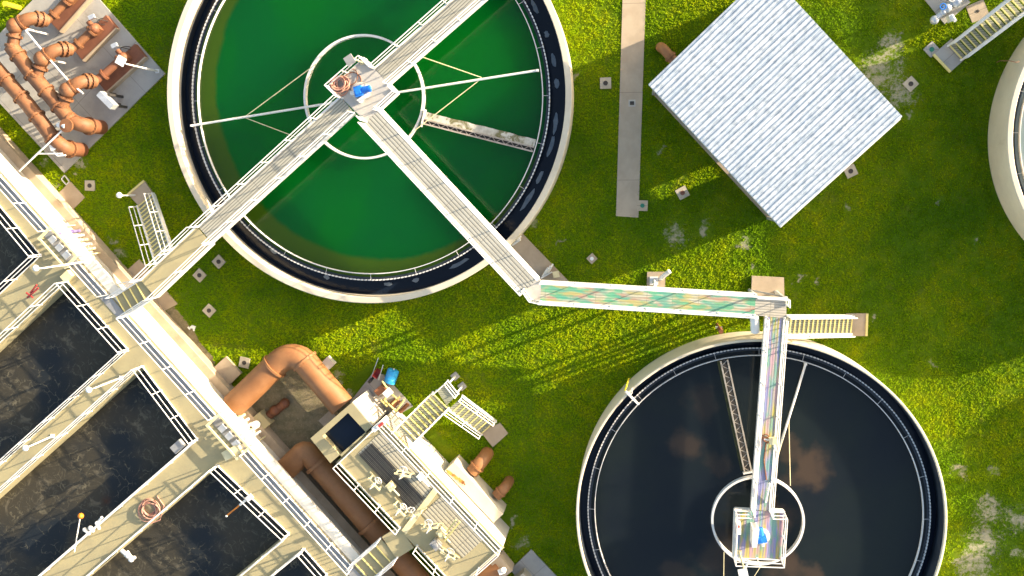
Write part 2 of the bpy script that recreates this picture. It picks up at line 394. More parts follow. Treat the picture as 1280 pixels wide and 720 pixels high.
# ------------------------------------------------------------------ utility boxes in the lawn
def box_proto(name, size, lid, lm, h=.08, sm='concrete', square=False, label=''):
    root = thing(name, label, 'utility box')
    a = MB(); a.box((0, 0, h/2-.05), size, size, h+.1); a.build('slab', M[sm], root)
    b = MB()
    if square: b.box((0, 0, h+.015), lid*2, lid*1.7, .03)
    else: b.lathe((0, 0), [(1e-3, h), (lid, h), (lid, h+.02), (1e-3, h+.03)], 20, closed=False)
    b.build('lid', M[lm], root); return root
GB = 'utility boxes set in the lawn'
first = None
for (x, y, rz, lab) in [
    (757, 104, .02, 'white square utility box with dark round lid, between the green tank and the concrete path'),
    (1138, 105, .75, 'tilted white utility box in the bare patch right of the metal roof'),
    (1063, 214, .45, 'pale utility box half hidden under the right eave of the metal roof'),
    (853, 241, .5, 'white utility box with rusty lid on the sunlit lawn left of the metal roof'),
    (113, 232, -.04, 'pale utility box with dark lid, between the pipe pad and the tall left stair'),
    (274, 327, .75, 'smaller dark-centred utility box close to the green tank below the footbridge'),
    (250, 344, .8, 'pale utility box below the footbridge, nearer to the basin than its dark-centred neighbour'),
    (262, 388, .8, 'lone utility box on the open lawn right of the basin steps'),
    (306, 453, -.2, 'pale utility box squeezed between the rimmed slab and the big orange pipe')]:
    if first is None: first = box_proto('utility_box', .52, .11, 'lid'); first.location = P(x, y); first.rotation_euler = (0, 0, rz); first['label'] = lab; first['group'] = GB
    else: dup(first, P(x, y), rz, lab, GB)
for (x, y) in [(757, 104), (1138, 105), (1063, 214), (853, 241), (113, 232), (274, 327), (250, 344), (262, 388), (306, 453), (740, 323), (803, 256), (1164, 62)]:
    p = P(x, y); EXCL_CIRC.append((p.x, p.y, .34))
for ch in [c for c in bpy.data.objects if c.name.startswith('lid') and c.parent and c.parent.get('label', '').startswith('white utility box with rusty')]:
    ch.data = ch.data.copy(); ch.data.materials[0] = M['rust_lid']
o = box_proto('utility_box', .38, .09, 'globe', .15, 'slab', label='small tan utility box with a white cap, on the shaded lawn above the walkway'); o.location = P(740, 323); o.rotation_euler.z = .75
o = box_proto('utility_box', .5, .1, 'green_lid', .07, 'path', label='utility box with green cap joined to the lower end of the concrete path'); o.location = P(803, 257); o.rotation_euler.z = -.03
o = box_proto('utility_box', .52, .11, 'green_lid', .09, 'pad', label='grey utility box with green cap at the foot of the upper right stair'); o.location = P(1164, 62); o.rotation_euler.z = .75
o = box_proto('floor_drain', .32, .10, 'lid', .012, 'concrete_white', True, label='small square dark drain in the middle of the concrete path'); o.location = P(790, 129, .05)
o['category'] = 'drain'
o = box_proto('cleanout_cap', .8, .07, 'lid', .03, 'path', label='round tan cleanout collar in the lawn beside the upper right stair'); o.location = P(1222, 14)
o['category'] = 'cleanout'; o.rotation_euler.z = .4; EXCL_CIRC.append((P(1222, 14).x, P(1222, 14).y, .5))

# ------------------------------------------------------------------ water materials
def water_mat(name, build, rough=.08, bump=.12, bs=6, sss=0):
    N = NT(name); build(N)
    if sss:
        N.b.subsurface_method = 'BURLEY'; N.b.inputs['Subsurface Weight'].default_value = 1; N.b.inputs['Subsurface Scale'].default_value = sss; N.b.inputs['Subsurface Radius'].default_value = (1, 1, 1)
    if True:
       N.bump(N.noise(bs, 4, .6), bump, .03)
    m = N.set(rough, 0, .5); N.b.inputs['IOR'].default_value = 1.33; return m

def clarifier(label, c, rw_out, rw_in, ztop, zl, r_weir, zw, r_baf, zwat, liner, name='clarifier_tank', wall='tank_wall'):
    root = thing(name, label, 'tank', (c.x, c.y, 0)); cc = (c.x, c.y)
    mb = MB(); mb.lathe(cc, [(rw_in, -1.0), (rw_in, ztop-.03), (rw_in+.03, ztop), (rw_out-.03, ztop), (rw_out, ztop-.03), (rw_out, -.3)], 160); mb.build('wall', M[wall], root, True)
    mb = MB(); mb.lathe(cc, [(rw_in-.002, zl-.25), (rw_in-.002, zl-.1), (r_weir+.12, zl-.1), (r_weir+.12, zw-.12), (r_weir, zw-.12), (r_weir, zl-.25)], 160); mb.build('launder', M['dark_conc'], root, True)
    mb = MB(); mb.lathe(cc, [(rw_in-.002, zl-.1), (rw_in-.002, liner), (rw_in-.02, liner), (rw_in-.02, zl-.1)], 160); mb.build('wall_lining', M['dark_conc'], root, True)
    mb = MB(); n = 300; vsn = []; fsn = []      # one castellated strip: notched weir edge
    for i in range(n):
        for f, rr in ((.0, .012), (.20, .012), (.21, .055), (.79, .055), (.80, .012)):
            a = 2*PI*(i+f)/n
            for r_, z_ in ((r_weir+.14-rr*.5, zw-.01), (r_weir+.14+rr*.5, zw-.01), (r_weir+.14+rr*.5, zw-.12), (r_weir+.14-rr*.5, zw-.12)):
                vsn.append((c.x+r_*math.cos(a), c.y+r_*math.sin(a), z_))
    m5 = n*5
    for i in range(m5):
        j = (i+1) % m5
        for k in range(4): fsn.append((i*4+k, j*4+k, j*4+(k+1) % 4, i*4+(k+1) % 4))
    mb.add(vsn, fsn)
    mb.build('weir_plate', M['rail'], root)
    mb = MB(); mb.lathe(cc, [(r_baf-.016, zwat-.3), (r_baf-.016, zw+.08), (r_baf+.016, zw+.08), (r_baf+.016, zwat-.3)], 160)
    for i in range(24):
        a = 2*PI*i/24; e = Vector((math.cos(a), math.sin(a), 0))
        mb.beam(c+e*(r_baf)+Vector((0, 0, zw+.02-c.z)), c+e*(r_weir+.1)+Vector((0, 0, zw-.02-c.z)), .014, .02)
    mb.build('scum_baffle', M['rail'], root, True)
    EXCL_CIRC.append((c.x, c.y, rw_out+.05))
    return root
M['dark_conc'] = mat('wet_concrete', (.035, .045, .06), (.02, .027, .036), 1.5, .5)
def wdisc(c, r, z, m, r0=None):
    mb = MB()
    if r0 is None:
        n = 96; mb.add([(c.x+r*math.cos(2*PI*i/n), c.y+r*math.sin(2*PI*i/n), z) for i in range(n)], [tuple(range(n))])
    else: mb.lathe((c.x, c.y), [(r0, z), (r, z)], 96, closed=False)
    return struct(mb.build('water', m, org=(c.x, c.y, 0)))

# green tank
c1 = P(456, 122, ZT1); c1.z = 0
R1 = rad(456, 122, 253, ZT1); R1i = R1-.30; ZW1 = 1.25; ZWAT1 = 1.15
rweir1 = rad(456, 122, 219.5, ZW1); rbaf1 = rad(456, 122, 215, ZW1)
def _w1(N):
    v = N.n('ShaderNodeSeparateXYZ'); N.l(N.tc.outputs['Object'], v.inputs[0])
    c = N.mix(N.ramp(N.noise(.16, 4, .5, dist=.4), .35, .65), (.000, .088, .006), (.000, .070, .011))
    # yellow-green crescent, lower left: sunlit underwater wall painted into the water colour
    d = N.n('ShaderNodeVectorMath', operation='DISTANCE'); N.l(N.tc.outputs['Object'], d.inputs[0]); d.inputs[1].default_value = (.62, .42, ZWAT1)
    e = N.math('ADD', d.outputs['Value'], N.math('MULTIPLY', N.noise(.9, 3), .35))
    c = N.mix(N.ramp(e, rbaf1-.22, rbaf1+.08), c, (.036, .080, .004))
    c = N.mix(N.math('MULTIPLY', N.ramp(N.noise(3.2, 6, .8, dist=1.0), .68, .76), .4), c, (.16, .17, .03))
    N.col(c)
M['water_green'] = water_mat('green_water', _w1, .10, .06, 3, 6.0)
M['water_launder'] = water_mat('launder_water', lambda N: N.col((.010, .017, .032)), .06, .3, 5)
clarifier('large round clarifier tank filled with green water', c1, R1, R1i, ZT1, .25, rweir1, ZW1, rbaf1, ZWAT1, .75)
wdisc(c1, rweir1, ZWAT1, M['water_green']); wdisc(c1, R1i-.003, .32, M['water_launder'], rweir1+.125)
# foam floating in the launder
mb = MB()
for a0, L in [(-86, .5), (-62, 1.3), (-52, .5), (-77, .4), (-33, 1.6), (-25, .8), (-15, 1.2), (-8, 1.1), (4, .6), (11, .8), (19, .4), (28, .9), (-106, .35), (-125, .5), (47, .5)]:
    a = math.radians(a0); nn_ = 14; rm = (rweir1+R1i)/2-.02; ring = []
    for k in range(nn_):
        t = 2*PI*k/nn_; aa = a+math.cos(t)*L*.5/R1*random.uniform(.75, 1.1); rr = rm+math.sin(t)*.11*random.uniform(.6, 1.2)
        ring.append((c1.x+rr*math.cos(aa), c1.y+rr*math.sin(aa)))
    mb.prism(ring, .30, .36)
stuff(mb.build('foam', M['foam'], smooth=True))

# dark tank
c2 = P(947.5, 649, ZT2); c2.z = 0
R2 = rad(947.5, 649, 232, ZT2); R2i = R2-.12; ZW2 = 1.75; ZWAT2 = 1.65
rweir2 = rad(947.5, 649, 210, ZW2); rbaf2 = rad(947.5, 649, 205, ZW2)
def _w2(N):
    c = N.mix(N.ramp(N.noise(.25, 4), .35, .7), (.0085, .012, .0155), (.011, .016, .0155))
    wob = N.n('ShaderNodeVectorMath', operation='MULTIPLY_ADD'); nz = N.n('ShaderNodeTexNoise'); nz.inputs['Scale'].default_value = .8; nz.inputs['Detail'].default_value = 7
    N.l(N.tc.outputs['Object'], nz.inputs['Vector']); N.l(nz.outputs['Color'], wob.inputs[0]); wob.inputs[1].default_value = (2.4, 2.4, 0); N.l(N.tc.outputs['Object'], wob.inputs[2])
    for (x, y, r, k_) in [(858, 556, 26, .55), (900, 575, 18, .3), (1008, 585, 30, .9), (985, 560, 20, .5), (968, 640, 22, .8), (905, 690, 30, .35), (985, 708, 26, .8), (1015, 725, 18, .7), (850, 715, 26, .3), (875, 500, 22, .3)]:
        q = P(x, y, ZWAT2)-c2; ds = N.n('ShaderNodeVectorMath', operation='DISTANCE'); N.l(wob.outputs[0], ds.inputs[0]); ds.inputs[1].default_value = (q.x+1.2, q.y+1.2, ZWAT2)
        R = r/26.5*1.15; m_ = N.n('ShaderNodeMapRange', interpolation_type='SMOOTHSTEP'); m_.inputs['From Min'].default_value = R; m_.inputs['From Max'].default_value = R*.35; N.l(ds.outputs['Value'], m_.inputs['Value'])
        c = N.mix(N.math('MULTIPLY', m_.outputs[0], min(1, k_*1.25)), c, (.052, .037, .026))
    N.col(c)
M['water_dark'] = water_mat('dark_water', _w2, .07, .08, 2, 1.6)
clarifier('round clarifier tank filled with dark water, lower right', c2, R2, R2i, ZT2, 1.1, rweir2, ZW2, rbaf2, ZWAT2, 2.38)
wdisc(c2, rweir2, ZWAT2, M['water_dark']); wdisc(c2, R2i-.003, 1.2, M['water_launder'], rweir2+.125)
# right-edge tank
c3 = P(1453, 166, 0); R3 = rad(1453, 166, 222, 0); k3 = R3/R2
clarifier('round clarifier tank cut off by the right edge of the view', c3, R3, R3-.24, ZT2, 1.1, rweir2*k3, ZW2, rbaf2*k3, ZWAT2, 2.1)
M['water_pale'] = water_mat('pale_water', lambda N: N.col(N.mix(N.ramp(N.noise(.4, 4), .4, .6), (.20, .25, .26), (.13, .17, .18))), .1, .1, 3)
wdisc(c3, rweir2*k3, ZWAT2, M['water_pale']); wdisc(c3, R3-.243, 1.2, M['water_launder'], rweir2*k3+.125)

# ------------------------------------------------------------------ rotating mechanisms
def mech(label, c, rring, zr, arms, cables, rc=.022, ra=.055):
    root = thing('rake_mechanism', label, 'rake', (c.x, c.y, zr))
    mb = MB(); mb.lathe((c.x, c.y), [(rring-.05, zr-.5), (rring-.05, zr+.12), (rring+.05, zr+.12), (rring+.05, zr-.5)], 96); mb.build('feed_well', M['white'], root, True)
    for a, b in arms:
        mb = MB(); mb.tube([a, b], ra, 8); mb.beam(b+Vector((0, 0, -.5)), b+Vector((0, 0, .1)), .1, .1); mb.build('arm', M['white'], root)
    for a, b in cables:
        mb = MB(); mb.tube([a, b], rc, 5); mb.build('stay_cable', M['cream'], root)
    return root
zr = 1.35; rr1 = rad(455, 121.5, 74, zr); cr = P(455, 121.5, zr)
mech('white feed ring with rake arms and stay cables in the green tank', cr, rr1, zr,
     [(P(425, 127, zr+.1), P(240, 157, zr)), (P(488, 117, zr+.1), P(672, 88, zr))],
     [(P(306, 146, zr), P(395, 80, zr+.6)), (P(306, 147, zr), P(372, 172, zr+.3)), (P(602, 97, zr), P(524, 70, zr+.6)), (P(602, 98, zr), P(512, 168, zr+.3))])
zr2 = 1.85; rr2 = rad(947, 650, 57, zr2); cr2 = P(947, 650.5, zr2)
mech('white feed ring with a single white rake arm in the dark tank', cr2, rr2, zr2,
     [(P(960, 606, zr2+.1), P(1007, 455, zr2)), (P(935, 700, zr2+.1), P(888, 850, zr2))],
     [(P(986, 522, zr2), P(988, 607, zr2+.4)), (P(986, 522, zr2), P(966, 595, zr2+.4)), (P(905, 690, zr2+.1), P(904, 780, zr2)), (P(952, 706, zr2+.1), P(905, 780, zr2))], rc=.018)
def trough(label, a, b, w, crust, side):
    d = unit(a, b); s = perp(d)*side; root = thing('skimmer_trough', label, 'skimmer', (a+b)/2)
    if crust:
        n = 26; mb = MB(); vs = []; fs = []
        for i in range(n+1):
            p = a.lerp(b, i/n); w0 = w*random.uniform(.02, .16); w1 = w*random.uniform(.54, .62)
            vs += [p-s*w0+Vector((0, 0, .1)), p+s*w1+Vector((0, 0, .1)), p+s*w1, p-s*w0]
        for i in range(n):
            for k in range(4): fs.append((i*4+k, i*4+4+k, i*4+4+(k+1) % 4, i*4+(k+1) % 4))
        mb.add(vs, fs); mb.build('beach_plate', M['crust'], root)
    mb = MB(); a2, b2 = a-s*w*.45, b-s*w*.45; a3, b3 = (a-s*w*.08, b-s*w*.08) if crust else (a+s*w*.5, b+s*w*.5)
    up = Vector((0, 0, .14))
    mb.beam(a2+up, b2+up, .07, .09); mb.beam(a3+up, b3+up, .07, .09)
    n = 12
    for i in range(n):
        p = a2.lerp(b2, i/n)+up; q = a3.lerp(b3, (i+.5)/n)+up; r = a2.lerp(b2, (i+1)/n)+up
        mb.beam(p, q, .03, .03); mb.beam(q, r, .03, .03)
    mb.build('truss', M['lattice'], root)
    mb = MB(); mb.beam(a2.lerp(a3, .5)+Vector((0, 0, -.02)), b2.lerp(b3, .5)+Vector((0, 0, -.02)), w*.5, .05); mb.build('trough_floor', M['dark'], root)
    mb = MB(); mb.beam(a-s*w*.75+up, a+s*w*.75+up, .06, .3); mb.build('end_plate', M['white'], root)
trough('crusted white skimmer trough reaching from the feed ring to the wall in the green tank', P(530, 148, 1.25), P(668, 183, 1.25), .55, True, 1)
trough('slim lattice skimmer trough left of the footbridge over the dark tank', P(935, 589, 1.8), P(905, 450, 1.8), .33, False, 1)
mb = MB(); a, b = P(929, 588, 1.72), P(899, 451, 1.72)
mb.beam(a, b, .22, .05); mb.build('tmp', M['crust'])
o = bpy.data.objects['tmp']; o.name = 'scum_board'; tag(o, 'mossy brown board lying along the lattice trough in the dark tank', 'board')
o.data.materials[0] = mat('moss', (.10, .09, .035), (.05, .05, .02), 3, .9, stain=(.16, .15, .03), sscale=2)

# ------------------------------------------------------------------ footbridges
GBR = 'footbridges between the tanks'
W1 = .86
platc = P(457, 108, ZB)
pa = PL([(455, 73), (497, 116), (458, 152), (414, 109)], ZB)   # N, E, S, W corners of the deck of the green tank's platform
root = thing('drive_platform', 'grey square drive platform in the middle of the green tank', 'platform', platc)
mb = MB(); mb.prism(pa, ZB-.12, ZB-.005); mb.build('deck', M['plate'], root)
mb = MB()
for i in range(4): mb.beam(pa[i]+Vector((0, 0, -.22)), pa[(i+1) % 4]+Vector((0, 0, -.22)), .08, .30)
mb.build('frame', M['white'], root)
mb = MB(); mb.tube([P(456, 112, -.5), P(456, 112, ZB-.13)], .35, 20); mb.build('centre_column', M['grey'], root)
def seg(i, j, t0, t1): return [pa[i].lerp(pa[j], t0), pa[i].lerp(pa[j], t1)]
railing(root, [pa[0].lerp(pa[1], .30), pa[0], pa[3], pa[3].lerp(pa[2], .32)], 1.2)
railing(root, [pa[0].lerp(pa[1], .86), pa[1], pa[1].lerp(pa[2], .62)], 1.2)
railing(root, [pa[3].lerp(pa[2], .88), pa[2]], 1.2)
bridge('footbridge', 'grating footbridge leaving the green tank platform towards the top edge', P(477, 95, ZB), P(660, -66, ZB), ZB, ZB, W1, M['deck_ne'], group=GBR)
bridge('footbridge', 'grating footbridge from the green tank platform to its lower left rim', P(434, 131, ZB), P(256, 293, ZB), ZB, ZB, W1, M['deck_ne'], group=GBR)
bridge('footbridge', 'solid tan end span of the footbridge between the green tank rim and the basin steps', P(255, 294, ZB), P(185, 361, ZB), ZB, ZB, 1.0, M['concrete_deck'], group=GBR)
bridge('footbridge', 'grating footbridge from the green tank platform to the bend above the lawn', P(465, 145, ZB), P(663, 357, ZB), ZB, ZB, .92, M['deck_se'], group=GBR, girder=.24)
bridge('footbridge', 'walkway with green and pink tinted grating crossing the lawn to the dark tank', P(676, 364.5, ZB), P(944, 381, ZB), ZB, ZB, .82, M['deck_hz'], group=GBR)
bridge('footbridge', 'tinted grating footbridge running out over the dark tank', P(969, 397, ZB), P(951, 638, ZB), ZB, ZB, .70, M['deck_b2'], group=GBR)
mb = MB(); a = P(655, -61, 0); mb.box((a.x, a.y, (ZB-.5)/2), .6, .6, ZB-.5, .75); mb.box((a.x, a.y, ZB-.45), .9, .9, .12, .75)
tag(mb.build('bridge_pier', M['concrete'], org=a), 'concrete pier carrying the far end of the footbridge beyond the top edge', 'pier')
# bend plate
root = thing('walkway_landing', 'pale plate where the walkway bends between the green tank and the lawn crossing', 'platform', P(669, 363, ZB))
q = PL([(655, 361), (672, 345), (678, 353), (676, 376.5), (664, 374)], ZB); mb = MB(); mb.prism(q, ZB-.09, ZB-.003); mb.build('deck', M['plate'], root)
railing(root, [q[0]+Vector((0, 0, .02)), q[4]+Vector((0, 0, .02)), q[3]+Vector((0, 0, .02))], 1.0)
for (x, y) in ((660, 362), (674, 368)):
    mb = MB(); a = P(x, y, ZB-.1); mb.tube([(a.x, a.y, 0), a], .09, 10); mb.box((a.x, a.y, .14), .35, .35, .04); mb.build('column', M['white'], root)
# corner platform
pc = PL([(944, 370), (983, 372), (983, 398), (943, 394)], ZB)
root = thing('walkway_landing', 'corner platform of the tinted walkway where stair and tank bridge meet', 'platform', P(963, 384, ZB))
mb = MB(); mb.prism(pc, ZB-.10, ZB-.004); mb.build('deck', grating('grating_landing', (.26, .24, .2), (.45, .41, .34), A_HZ, .12), root)
railing(root, [pc[0], pc[1], pc[1].lerp(pc[2], .35)], 1.0)
for i, p in enumerate(pc):
    q = p.lerp((pc[0]+pc[2])/2, .12); mb = MB(); mb.tube([(q.x, q.y, 0), (q.x, q.y, ZB-.1)], .08, 10); mb.build('column', M['white'], root)
mb = MB(); mb.beam((pc[0].x, pc[0].y, .3), (pc[1].x, pc[1].y, ZB-.2), .07, .07); mb.beam((pc[1].x, pc[1].y, .3), (pc[2].x, pc[2].y, ZB-.2), .07, .07); mb.build('brace', M['grey'], root)
# supports under the middle
root = thing('pipe_support', 'white steel leg frame standing on the narrow footing under the tinted walkway', 'support', P(820, 365, .15))
for yy in (358, 376):
    a = P(819, yy, ZB-.15); mb = MB(); mb.tube([(a.x, a.y, .15), (a.x, a.y, ZB-.39)], .08, 10); mb.box((a.x, a.y, .165), .4, .4, .03); mb.build('column', M['white'], root)
mb = MB(); a, b = P(819, 354, ZB-.42), P(819, 380, ZB-.42); mb.beam(a, b, .12, .14); mb.build('crossbeam', M['white'], root)
mb = MB(); mb.tube([P(826, 348, .3), P(837, 339, .55)], .11, 12); mb.tube([P(825, 349, .05), P(826, 348, .33)], .09, 10)
tag(mb.build('vent_pipe', M['white'], org=P(826, 348, .15)), 'short white tilted pipe with a dark mouth on the narrow footing', 'pipe')
# clutter on the long slab under the bend
mb = MB(); p0 = P(690, 340, .12)
for k in range(3): mb.beam(P(678+k*4, 346-k*3, .12), P(684+k*3, 336-k*2, .5), .08, .25)
mb.beam(P(676, 348, .3), P(690, 340, .3), .06, .06); tag(mb.build('valve_bracket', M['white'], org=p0), 'white bent bracket on the long slab below the walkway bend', 'bracket')
mb = MB(); mb.box(P(695, 343, .3), .25, .25, .36, .2); mb.box(P(695, 343, .5), .3, .3, .04, .2)
tag(mb.build('control_box', M['cream']), 'small cream box on the tip of the long slab below the walkway bend', 'box')
mb = MB(); mb.beam(P(642, 302, .12), P(648, 296, .6), .2, .3); mb.tube([P(640, 306, .2), P(650, 299, .5)], .07, 8)
tag(mb.build('pipe_stub', M['white']), 'white pipe stub against the green tank wall at the top of the long slab', 'pipe')

# dark tank platform
pd = PL([(919, 638), (980, 640), (976, 699), (917, 697)], ZB)
root = thing('drive_platform', 'tinted square drive platform in the middle of the dark tank', 'platform', P(948, 668, ZB))
mb = MB(); mb.prism(pd, ZB-.12, ZB-.004); mb.build('deck', M['deck_b2'], root)
mb = MB()
for i in range(4): mb.beam(pd[i]+Vector((0, 0, -.22)), pd[(i+1) % 4]+Vector((0, 0, -.22)), .08, .30)
mb.build('frame', M['white'], root)
mb = MB(); mb.tube([P(948, 655, -.5), P(948, 655, ZB-.13)], .35, 20); mb.build('centre_column', M['grey'], root)
railing(root, [pd[0].lerp(pd[1], .29), pd[0], pd[3], pd[2], pd[1], pd[1].lerp(pd[0], .27)], 1.15)

def drive(label, c, ang, s=1.0):
    root = thing('drive_motor', label, 'motor', c)
    d = Vector((math.cos(ang), math.sin(ang), 0)); t = perp(d)
    mb = MB(); mb.lathe(c, [(1e-3, c.z), (.42*s, c.z), (.42*s, c.z+.1), (.3*s, c.z+.16), (1e-3, c.z+.18)], 24, closed=False); mb.build('base_ring', M['plate'], root, True)
    mb = MB(); mb.obox(c+Vector((0, 0, .33)), d*.22*s, t*.17*s, Vector((0, 0, .18))); mb.tube([c+d*.05+Vector((0, 0, .5)), c+d*.05+Vector((0, 0, .6))], .12*s, 12); mb.build('gearbox', M['blue'], root)
    mb = MB(); mb.tube([c+t*.12*s+Vector((0, 0, .38)), c+t*.55*s+Vector((0, 0, .38))], .14*s, 14)
    for k in range(6): mb.tube([c+t*(.2+.055*k)*s+Vector((0, 0, .38)), c+t*(.22+.055*k)*s+Vector((0, 0, .38))], .16*s, 14)
    mb.build('motor', M['blue'], root)
    mb = MB(); mb.tube([c-t*.15*s+Vector((0, 0, .34)), c-t*.38*s+Vector((0, 0, .34))], .09*s, 12); mb.build('coupling', M['white'], root)
    return root
drive('blue drive motor on the green tank platform', P(451, 115, ZB), ang_of(P(430, 134), P(263, 287))+2.5, 1.05)
drive('blue drive motor with white coupling on the dark tank platform', P(951, 670, ZB), .2, .95)
def plate_box(name, label, cat, pts, z0, z1, m, extra=None):
    poly = PL(pts, z0); mb = MB(); mb.prism(poly, z0, z1); cen = sum(poly, Vector())/len(poly)
    o = mb.build(name, M[m], org=cen); return tag(o, label, cat)
plate_box('control_cabinet', 'white control cabinet beside the blue motor on the dark tank platform', 'cabinet', [(938, 653), (946, 653), (943, 675), (937, 675)], ZB+.01, ZB+1.0, 'white')
plate_box('control_cabinet', 'long pale guard box beside the blue motor on the green tank platform', 'cabinet', [(448, 126), (460, 117), (463, 119), (452, 129)], ZB+.01, ZB+.35, 'white')
root = thing('control_box', 'narrow white control box with red button on the rail of the dark tank platform', 'control box', P(922, 660, ZB))
mb = MB(); mb.prism(PL([(920, 653), (926, 653), (926, 667), (920, 667)], ZB+.8), ZB+.55, ZB+.95); mb.build('case', M['white'], root)
mb = MB(); a = P(923, 658, ZB+.95); mb.tube([a, a+Vector((0, 0, .06))], .06, 10); mb.build('button', M['red'], root)

def hose_coil(label, px, z, loops, r, m='hose', tr=.03, tail=None):
    c = P(px[0], px[1], z); mb = MB()
    for k in range(loops):
        cx = c.x+random.uniform(-.14, .14); cy = c.y+random.uniform(-.14, .14); R = r*random.uniform(.6, 1.0); e = random.uniform(.75, 1.0); ph = random.uniform(0, PI)
        pts = []
        for i in range(28):
            a = 2*PI*i/28; x, y = R*math.cos(a), R*e*math.sin(a)
            pts.append((cx+x*math.cos(ph)-y*math.sin(ph), cy+x*math.sin(ph)+y*math.cos(ph), z+tr+.028*k))
        mb.tube(pts, tr, 6, closed=True)
    if tail: mb.tube([P(a, b, z+tr) for a, b in tail], tr, 6)
    return tag(mb.build('hose', M[m], org=c, smooth=True), label, 'hose')
hose_coil('orange pink hose coiled at the left corner of the green tank platform', (426, 105), ZB, 8, .42, 'hose', .035)
hose_coil('loose dark hose loop on the deck of the green tank platform', (438, 99), ZB, 2, .40, 'rust_pipe', .02)
hose_coil('pink hose coiled on the wide concrete divider between the basins', (188, 636), ZBAS, 7, .62, 'hose', .028, [(196, 620), (205, 632), (200, 650), (186, 655)])

hose_coil('tangled rust coloured hose on the footbridge over the dark tank', (960, 549), ZB, 3, .2, 'rust_pipe', .025, [(958, 552), (955, 575), (958, 600)])
root = thing('junction_box', 'cream junction box on the right rail of the footbridge over the dark tank', 'box', P(966, 551, ZB))
mb = MB(); mb.box(P(966, 551, ZB+.9), .32, .3, .22, .1); mb.tube([P(966, 551, ZB+.05), P(966, 551, ZB+.8)], .03, 6); mb.build('case', M['cream'], root)
mb = MB(); mb.beam(P(966, 551, ZB+.92), P(955, 549, ZB+.92), .05, .05); mb.build('bracket', M['rail'], root)
mb = MB(); mb.tube([P(957, 628, ZB+.04), P(962, 604, ZB+.25)], .045, 8); tag(mb.build('pole_handle', M['rail'], org=P(957, 628, ZB)), 'loose white rod lying on the footbridge over the dark tank', 'rod')
# ------------------------------------------------------------------ stairs
def stair_thing(label, top, bot, width, n, padpx=None, padz=.15, rails=(True, True), lip=None):
    root = thing('stair', label, 'stair', (Vector(bot).x, Vector(bot).y, 0))
    stair(root, top, bot, width, n, rails)
    if padpx:
        poly = PL(padpx, padz); mb = MB(); mb.prism(poly, -.1, padz); mb.build('landing_pad', M['slab' if lip != 'grey' else 'pad'], root); excl(PL(padpx))
        if lip:
            mb = MB(); a, b = poly[0], poly[1]; mb.beam(a+Vector((0, 0, -.02)), b+Vector((0, 0, -.02)), .10, .12); mb.build('edge_strip', M['yellow_edge'], root)
    return root
stair_thing('tall steel stair from the lawn up to the footbridge near the basins', P(204.5, 321, ZB), P(183, 250, .2), .98, 15, [(160, 243), (180, 226), (191, 242), (173, 257)], .15, lip='y')
stair_thing('steel stair beside the dark tank rising to the corner platform', P(983, 406.5, ZB), P(1064, 405.5, .2), .80, 15, [(1084, 392), (1083, 420), (1060, 420), (1058, 392)], .15, lip='y')  # yellow lip colours in the sunlit right edge of the pad
stair_thing('steel stair at the upper right corner climbing to the right edge tank', P(1297, -14, ZB), P(1193, 66, .2), .80, 16, [(1167, 68), (1188, 90), (1206, 74), (1190, 48)], .15, lip='grey')  # strip on the lower left pad edge paints its sunlit side yellow
zl = 1.75
root = stair_thing('L-shaped steel stair leading from the lawn up to the pump station', P(569, 504, zl), P(611, 534, .2), .9, 8, [(600, 539), (625, 529), (635, 542), (616, 559)], .12)
stair(root, P(506, 545, ZP), P(551, 500, zl), 1.0, 9)
q = PL([(546, 488), (560, 475.5), (573, 492), (558, 507)], zl); mb = MB(); mb.prism(q, zl-.09, zl-.003); mb.build('landing', M['tread'], root)
railing(root, [q[0], q[1], q[2]], .9)
for (x, y) in ((562, 478), (571, 491)):
    a = P(x, y, zl-.1); mb = MB(); mb.tube([(a.x, a.y, 0), a], .05, 8); mb.build('column', M['white'], root); mb = MB(); mb.box((a.x, a.y, .03), .34, .34, .16, .7); mb.build('footing', M['pad'], root)
# right-edge tank platform (mostly out of view)
root = thing('drive_platform', 'platform at the head of the upper right stair', 'platform', P(1310, -20, ZB))
d = unit(P(1204, 66), P(1297, -14)); a = P(1297, -14, ZB); mb = MB(); mb.beam(a-Vector((0, 0, .05)), a+d*5-Vector((0, 0, .05)), 1.1, .1); mb.build('deck', M['deck_ne'], root)
for sg in (-1, 1):
    railing(root, [a+perp(d)*.5*sg, a+d*5+perp(d)*.5*sg])
    mb = MB(); p = a+d*2.5+perp(d)*.4*sg; mb.tube([(p.x, p.y, 0), (p.x, p.y, ZB-.1)], .09, 8); mb.build('column', M['white'], root)

# ------------------------------------------------------------------ lamps
def lamp(label, base, head, zb, h, style='globe', m='rail', arm=0):
    b = P(base[0], base[1], zb); t = Vector((b.x, b.y, zb+h)); hd = P(head[0], head[1], zb+h)
    root = thing('lamp_post', label, 'lamp', b, 'lamp posts')
    mb = MB(); mb.tube([b, t], [.05, .035], 8); mb.box(b+Vector((0, 0, .02)), .2, .2, .04); mb.build('pole', M[m], root)
    if (hd-t).length > .12:
        mb = MB(); mb.tube([t, hd], .03, 6); mb.build('arm', M[m], root)
    mb = MB()
    if style == 'globe': mb.sphere(hd+Vector((0, 0, .08)), .15, 14, 10, .8); mb.build('lamp_head', M['globe'], root, True)
    else:
        d = unit(t, hd) if (hd-t).length > .05 else Vector((1, 0, 0)); mb.obox(hd, d*.2, perp(d)*.2, Vector((0, 0, .06))); mb.build('lamp_head', M['globe' if style == 'square' else 'grey'], root)
    return root
lamp('slim white globe lamp on the basin deck beside the rack of vertical pipes', (108, 327), (46, 335), ZBAS, 3.9)
lamp('white globe lamp on the divider between the two upper dark basins', (152, 472), (112, 487), ZBAS, 2.6)
